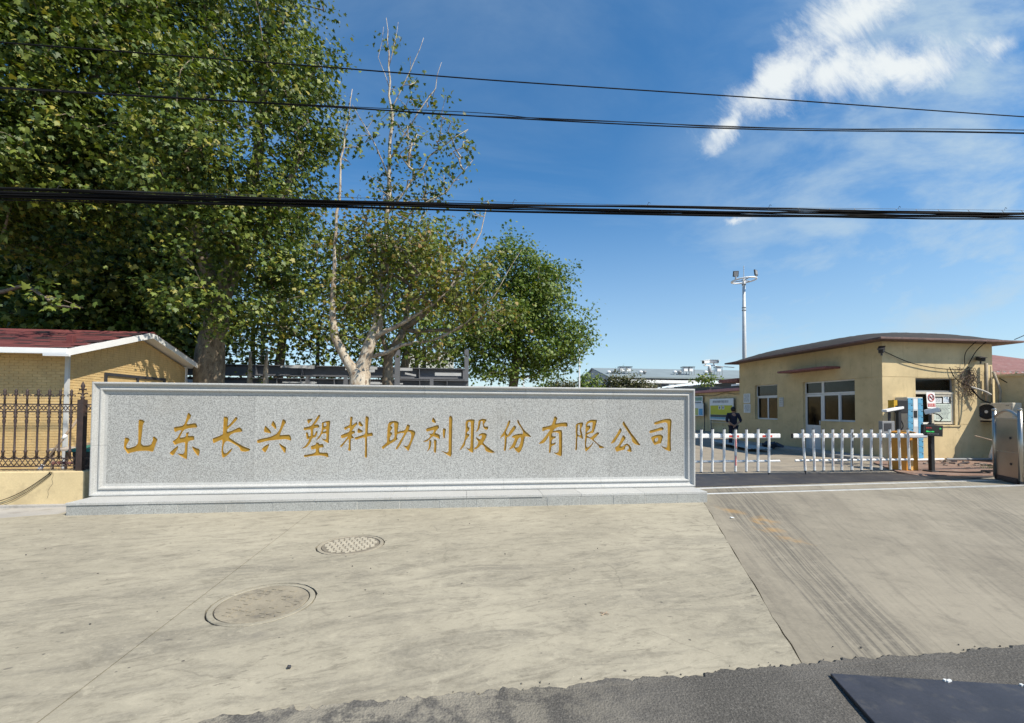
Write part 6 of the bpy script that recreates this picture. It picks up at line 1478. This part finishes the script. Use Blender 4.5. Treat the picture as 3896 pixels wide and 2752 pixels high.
# 1 - big plane tree with the thick grey trunk
b0 = grd(462, 14.2)
tot += make_tree('plane_tree', 'large plane tree with a thick grey trunk behind the left end of the sign', b0,
  [([b0, A(468, 850, 14.2), A(478, 760, 14.2), A(492, 690, 14.1)], [.52, .41, .37, .34]),
   ([A(492, 690, 14.1), A(450, 560, 13.8), A(420, 380, 13.5), A(400, 200, 13.5)], [.22, .17, .12, .07]), ([A(492, 690, 14.1), A(540, 520, 13.8), A(580, 330, 13.6), A(600, 60, 13.6)], [.25, .19, .14, .08]),
   ([A(520, 600, 14), A(620, 480, 13.2), A(680, 330, 13.)], [.15, .1, .06])],
  [(A(600, -160, 14.0), (2.0, 2.2, 2.2), .75), (A(615, 90, 13.6), (1.9, 2.1, 2.2), .85), (A(660, 250, 13.2), (1.35, 1.9, 1.5), 1.2), (A(620, 430, 13.0), (1.35, 1.8, 1.5), 1.1), (A(420, 60, 13.4), (1.7, 2.0, 2.2), .8), (A(440, 370, 11.6), (1.7, 1.7, 1.7), 1.15), (A(400, 190, 11.6), (1.6, 1.5, 1.6), 1.1), (A(530, 560, 12.4), (1.6, 1.7, 1.0), 1.1), (A(490, 690, 12.9), (1.5, 1.2, .6), 1.1), (A(420, 640, 12.3), (1.2, 1.2, .75), 1.0), (A(640, 640, 13.6), (1.5, 1.4, 1.0), .9), (A(560, 730, 13.2), (1.3, 1.1, .45), .75)],
  2.4, 92, .108, L_green, B_grey, 11, spread=.27, nobj=300, group='plane trees')
# 2 - plane tree at the far left, over the house roof
b0 = grd(-150, 14.8)
tot += make_tree('plane_tree', 'tall spreading plane tree at the left edge overhanging the red roof', b0,
  [([b0, (b0.x, 14.8, 3), (b0.x+.3, 14.7, 5)], [.4, .34, .28]), ([(b0.x+.3, 14.7, 5), A(170, 330, 13.0), A(230, 100, 12.6)], [.2, .13, .07]), ([(b0.x+.3, 14.7, 5), A(20, 300, 12.6), A(40, 60, 12.4)], [.2, .13, .07]), ([(b0.x+.3, 14.7, 4.6), A(60, 640, 13.5), A(130, 690, 12.2), A(185, 690, 11.4)], [.07, .05, .03, .012])],
  [(A(240, -120, 12.8), (2.2, 2.2, 2.2), 1.1), (A(230, 110, 12.4), (1.9, 1.9, 1.8), 1.15), (A(40, -60, 12.2), (2.2, 2.2, 2.2), 1.1), (A(50, 170, 11.8), (1.8, 1.8, 1.6), 1.2), (A(30, 370, 12.2), (1.7, 1.6, 1.4), 1.15), (A(200, 330, 12.4), (1.7, 1.6, 1.5), 1.2), (A(260, 470, 13.0), (1.5, 1.4, 1.0), 1.1), (A(60, 500, 13.0), (1.8, 1.3, .9), 1.1), (A(160, 570, 14.0), (1.6, 1.2, .8), .9), (A(190, 690, 11.3), (.7, .6, .3), .8), (A(-120, 300, 11.5), (2., 2., 2.2), 1)],
  2.4, 88, .122, L_green, B_grey, 12, spread=.28, nobj=300, group='plane trees')
# 3 - sparse pale-barked tree with a forked trunk
b0 = grd(806, 12.5); F0 = A(806, 838, 12.5)
tot += make_tree('plane_tree', 'thin crowned plane tree with a pale forked trunk and a bare top', b0,
  [([b0, (b0.x, 12.5, 1.6), F0, A(808, 815, 12.5)], [.36, .30, .26, .12]),
   ([A(806, 862, 12.5), A(790, 828, 12.45), A(772, 800, 12.45), A(751, 755, 12.4), A(744, 700, 12.35), A(748, 600, 12.3), A(756, 480, 12.2), A(770, 330, 12.2), A(790, 200, 12.2)], [.17, .15, .125, .105, .085, .05, .036, .022, .008]),
   ([A(806, 862, 12.5), A(814, 825, 12.5), A(826, 780, 12.5), A(846, 728, 12.6), A(852, 650, 12.7), A(866, 520, 12.7), A(872, 400, 12.7), A(876, 250, 12.7), A(872, 120, 12.7), A(866, 40, 12.7)], [.22, .20, .17, .14, .10, .07, .055, .036, .018, .007]),
   ([A(832, 765, 12.55), A(880, 735, 12.3), A(940, 705, 12.0), A(1000, 660, 11.8), A(1050, 610, 11.7)], [.08, .062, .042, .024, .01]),
   ([A(835, 800, 12.6), A(900, 775, 12.5), A(985, 758, 12.2), A(1050, 725, 12.0), A(1110, 660, 11.9), A(1170, 560, 11.9)], [.065, .052, .038, .022, .012, .005]),
   ([A(869, 480, 12.7), A(930, 400, 12.6), A(985, 330, 12.5), A(1050, 290, 12.4)], [.034, .026, .018, .006]), ([A(868, 540, 12.7), A(930, 470, 12.6), A(1000, 430, 12.5), A(1060, 360, 12.4)], [.034, .026, .018, .006]),
   ([A(873, 360, 12.7), A(920, 280, 12.6), A(975, 200, 12.6), A(990, 140, 12.6)], [.026, .02, .012, .005]), ([A(872, 400, 12.7), A(830, 300, 12.6), A(790, 235, 12.6)], [.024, .016, .006]), ([A(876, 250, 12.7), A(920, 160, 12.7), A(950, 85, 12.7)], [.018, .012, .005]),
   ([A(872, 150, 12.7), A(886, 90, 12.7), A(893, 50, 12.7)], [.012, .008, .004]), ([A(874, 200, 12.7), A(850, 130, 12.7), A(860, 60, 12.7)], [.012, .008, .004]),
   ([A(1000, 660, 11.8), A(1080, 520, 11.8), A(1095, 450, 11.8)], [.03, .018, .006]), ([A(850, 690, 12.7), A(900, 560, 12.4), A(960, 470, 12.3)], [.04, .026, .008])],
  [(A(880, 440, 12.6), (.9, .8, .7), 1.6), (A(950, 420, 12.5), (1.0, .8, .55), 1.2), (A(970, 330, 12.5), (.9, .8, .9), 1.0), (A(1020, 350, 12.4), (.6, .6, .8), 1.0), (A(890, 300, 12.6), (.8, .8, 1.3), .8), (A(800, 330, 12.5), (.6, .6, 1.0), .9), (A(960, 210, 12.6), (.6, .6, .9), .7), (A(900, 150, 12.7), (.7, .5, .9), .5), (A(870, 70, 12.7), (.45, .4, .6), .6), (A(1070, 470, 12.), (.5, .5, .5), .8), (A(850, 540, 12.6), (1.0, .8, .8), 1.2)],
  10.0, 11, .11, L_green, B_pale, 13, spread=.17, nobj=200, group='plane trees', bare=.2, r_tip=.004)
b0 = Vector((b0.x + 1.2, 12.9, 0))
tot += make_tree('plane_tree', 'browning plane tree of many fine twigs right of the pale forked trunk', b0,
  [([b0, A(868, 850, 13.1), A(872, 800, 13.0), A(905, 740, 12.9)], [.20, .16, .13, .10]), ([A(872, 800, 13.), A(850, 740, 13.), A(840, 640, 13.), A(835, 520, 12.9)], [.07, .055, .04, .02]), ([A(905, 740, 12.9), A(980, 680, 12.5), A(1040, 600, 12.3)], [.09, .07, .03]), ([A(905, 740, 12.9), A(1020, 740, 12.4), A(1130, 690, 12.2)], [.07, .05, .02]), ([A(905, 740, 12.9), A(930, 600, 12.6), A(960, 500, 12.5)], [.08, .05, .02])],
  [(A(800, 560, 12.6), (1.1, 1.0, 1.2), .95), (A(930, 560, 12.4), (1.3, 1.1, 1.1), 1.1), (A(1010, 660, 12.1), (1.3, 1.1, .9), 1.15), (A(1080, 610, 12.0), (.9, .8, .8), .7), (A(840, 690, 12.7), (1.2, 1.0, .75), .9), (A(1120, 700, 12.1), (.8, .7, .6), .55), (A(960, 770, 12.5), (1.0, .9, .35), .7), (A(760, 700, 12.4), (.7, .6, .9), .7), (A(1020, 520, 12.3), (.6, .6, .5), .5)],
  13.0, 22, .098, L_dry, B_grey, 14, spread=.24, nobj=200, group='plane trees')
# 4 - round tree at the right end of the row
b0 = grd(1150, 22)
tot += make_tree('plane_tree', 'dense rounded green tree rising above the sign near its middle', b0,
  [([b0, A(1152, 850, 22), A(1160, 760, 22), A(1170, 640, 22)], [.30, .24, .18, .1])],
  [(A(1140, 610, 22), (1.5, 1.6, 1.9), 1.1), (A(1200, 690, 21.8), (2.0, 1.8, 1.9), 1.15), (A(1265, 730, 21.6), (1.25, 1.4, 1.3), 1.1), (A(1130, 720, 21.5), (2.0, 1.8, 1.5), 1.1), (A(1080, 760, 21.6), (1.6, 1.5, 1.2), 1.), (A(1190, 800, 21.6), (2.4, 1.6, .9), 1.2), (A(1230, 640, 21.8), (1.3, 1.4, 1.3), 1.1), (A(1240, 770, 21.4), (1.9, 1.5, 1.1), 1.1), (A(1120, 820, 21.5), (2.2, 1.3, .6), 1.1), (A(1220, 835, 21.4), (1.5, 1.0, .35), .9), (A(1180, 600, 22), (1.0, 1.2, 1.2), 1.1), (A(1295, 775, 21.6), (.9, .9, .8), 1.), (A(1010, 700, 22.5), (1.6, 1.5, 1.6), .9), (A(1060, 640, 21.5), (1.3, 1.2, 1.3), 1.), (A(1050, 780, 21.3), (1.8, 1.2, 1.0), 1.), (A(1150, 842, 21.3), (3.2, .9, .3), 1.), (A(1135, 560, 22.), (.8, .8, .7), 1.2), (A(1310, 755, 21.6), (.6, .6, .45), 1.2), (A(1215, 600, 22), (.7, .7, .5), 1.2)],
  2.6, 62, .13, L_far, B_grey, 15, spread=.33, nobj=120, group='plane trees')
# 5..8 - trees of the back row filling the shade
for k, (xb, Yb, lob, lab) in enumerate((
  (620, 19, [(A(640, 560, 19), (2.4, 2., 2.6), 1), (A(700, 720, 18.6), (2.2, 1.8, 1.3), 1), (A(560, 700, 18.8), (2., 1.8, 1.5), 1), (A(760, 620, 19), (1.8, 1.6, 1.8), .9), (A(640, 790, 18.9), (3.0, 1.2, .55), 1.1), (A(600, 830, 20.5), (4.0, 1.0, .8), 1.0), (A(760, 760, 19.2), (2.0, 1.2, .8), 1.)], 'leafy tree in the back row between the thick grey trunk and the pale forked one'),
  (900, 20, [(A(880, 640, 20), (2.6, 2., 2.3), 1), (A(960, 740, 19.6), (2.0, 1.7, 1.2), .8), (A(830, 760, 19.4), (1.9, 1.6, .9), .9), (A(940, 560, 20), (1.8, 1.6, 1.8), .9), (A(1000, 610, 20.4), (1.4, 1.5, 1.5), .9), (A(960, 790, 20.2), (3.0, 1.2, .7), 1.0), (A(880, 832, 21.5), (4.2, 1.0, .7), 1.0), (A(1050, 740, 20.6), (1.8, 1.3, 1.2), 1.)], 'leafy tree in the back row behind the browning plane tree'),
  (330, 19, [(A(330, 420, 19), (3., 2.4, 3.), 1.1), (A(330, 640, 18), (2.8, 2., 1.6), 1.2), (A(420, 560, 18.6), (2., 2., 2.4), 1.1), (A(430, 760, 17.6), (1.8, 1.4, .8), 1), (A(330, 760, 17.4), (2.6, 1.3, .8), 1.2), (A(300, 560, 17.5), (2.6, 1.6, 1.6), 1.2), (A(420, 700, 17.6), (2.2, 1.4, 1.2), 1.2)], 'dark shaded tree in the back row above the house ridge'),
  (80, 19, [(A(100, 430, 19), (3.2, 2.4, 3.), 1.1), (A(100, 620, 18), (3., 2., 1.7), 1.2), (A(-60, 560, 18), (2.4, 2., 2.4), 1.1), (A(130, 740, 17), (3., 1.4, .9), 1.2), (A(220, 560, 18), (2., 1.8, 1.6), 1.1), (A(40, 690, 17.2), (3.2, 1.4, 1.1), 1.3), (A(230, 700, 17.), (2.4, 1.4, 1.0), 1.3)], 'dark shaded tree in the back row at the far left behind the house'))):
    b0 = grd(xb, Yb); up_ = Vector(lob[0][0])
    tot += make_tree('back_tree', lab, b0, [([b0, (b0.x, Yb, 2.6), (b0.x+.2, Yb, 4.2), up_], [.24, .2, .16, .07])], lob, 2.2 if k < 2 else 2.6, 30 if k < 2 else 40, .15 if k < 2 else .19, L_green if k != 1 else L_far, B_grey, 20+k, detail=True, spread=.42, group='trees of the back row')
# bushes in front of the far hall
for k, (xx, yy, w_, h_, lab) in enumerate(((1262, 858, 1.3, .8, 'low olive bush behind the sign beside the white pole'), (1322, 853, 1.2, 1.1, 'small green tree behind the sign right of the white pole'), (1392, 852, 1.7, 1.3, 'greyish green tree in front of the far hall gable'), (1440, 860, 1.5, .7, 'low greyish bush in front of the far hall windows'), (1228, 862, .9, .5, 'very low bush behind the sign under the round tree'), (1580, 845, 1.2, .45, 'dark green treetop showing above the pale shed roof'))):
    p = at(xx, yy, 42); b0 = Vector((p.x, 42, 0))
    tot += make_tree('bush', lab, b0, [([b0, (p.x, 42, 1.5), (p.x, 42, p.z)], [.12, .09, .05])], [((p.x, 42, p.z-.2), (w_, 1.1, h_), 1), ((p.x-w_*.5, 42.2, p.z-h_*.4), (w_*.7, 1, h_*.7), 1), ((p.x+w_*.5, 41.8, p.z-h_*.5), (w_*.7, 1, h_*.7), 1), ((p.x, 42, p.z-1.4), (w_*1.1, 1, .9), .8)], 6.0, 16, .17, L_bush if k in (0, 2, 3) else L_far, B_grey, 40+k, detail=False, spread=.24, group='bushes before the far hall', cat='bush')
# young shoots on the two thin stems behind the sign
for k, xx in enumerate((948/S2, 1010/S2)):
    b0 = grd(xx, 15.5); e = at(xx + 3, 790, 15.5)
    tot += make_tree('young_tree', 'slender ivy-like stem %s of the pair right of the thick grey trunk' % ('left' if k == 0 else 'right'), b0, [([b0, (b0.x, 15.5, 2.4), tuple(e)], [.11, .09, .04])], [((b0.x, 15.4, 2.6), (.25, .25, .5), 1), ((e.x, 15.4, e.z), (.5, .4, .6), .8)], 9, 9, .12, L_green, B_pale, 60+k, spread=.16, group='young stems')
print('leaves', tot)
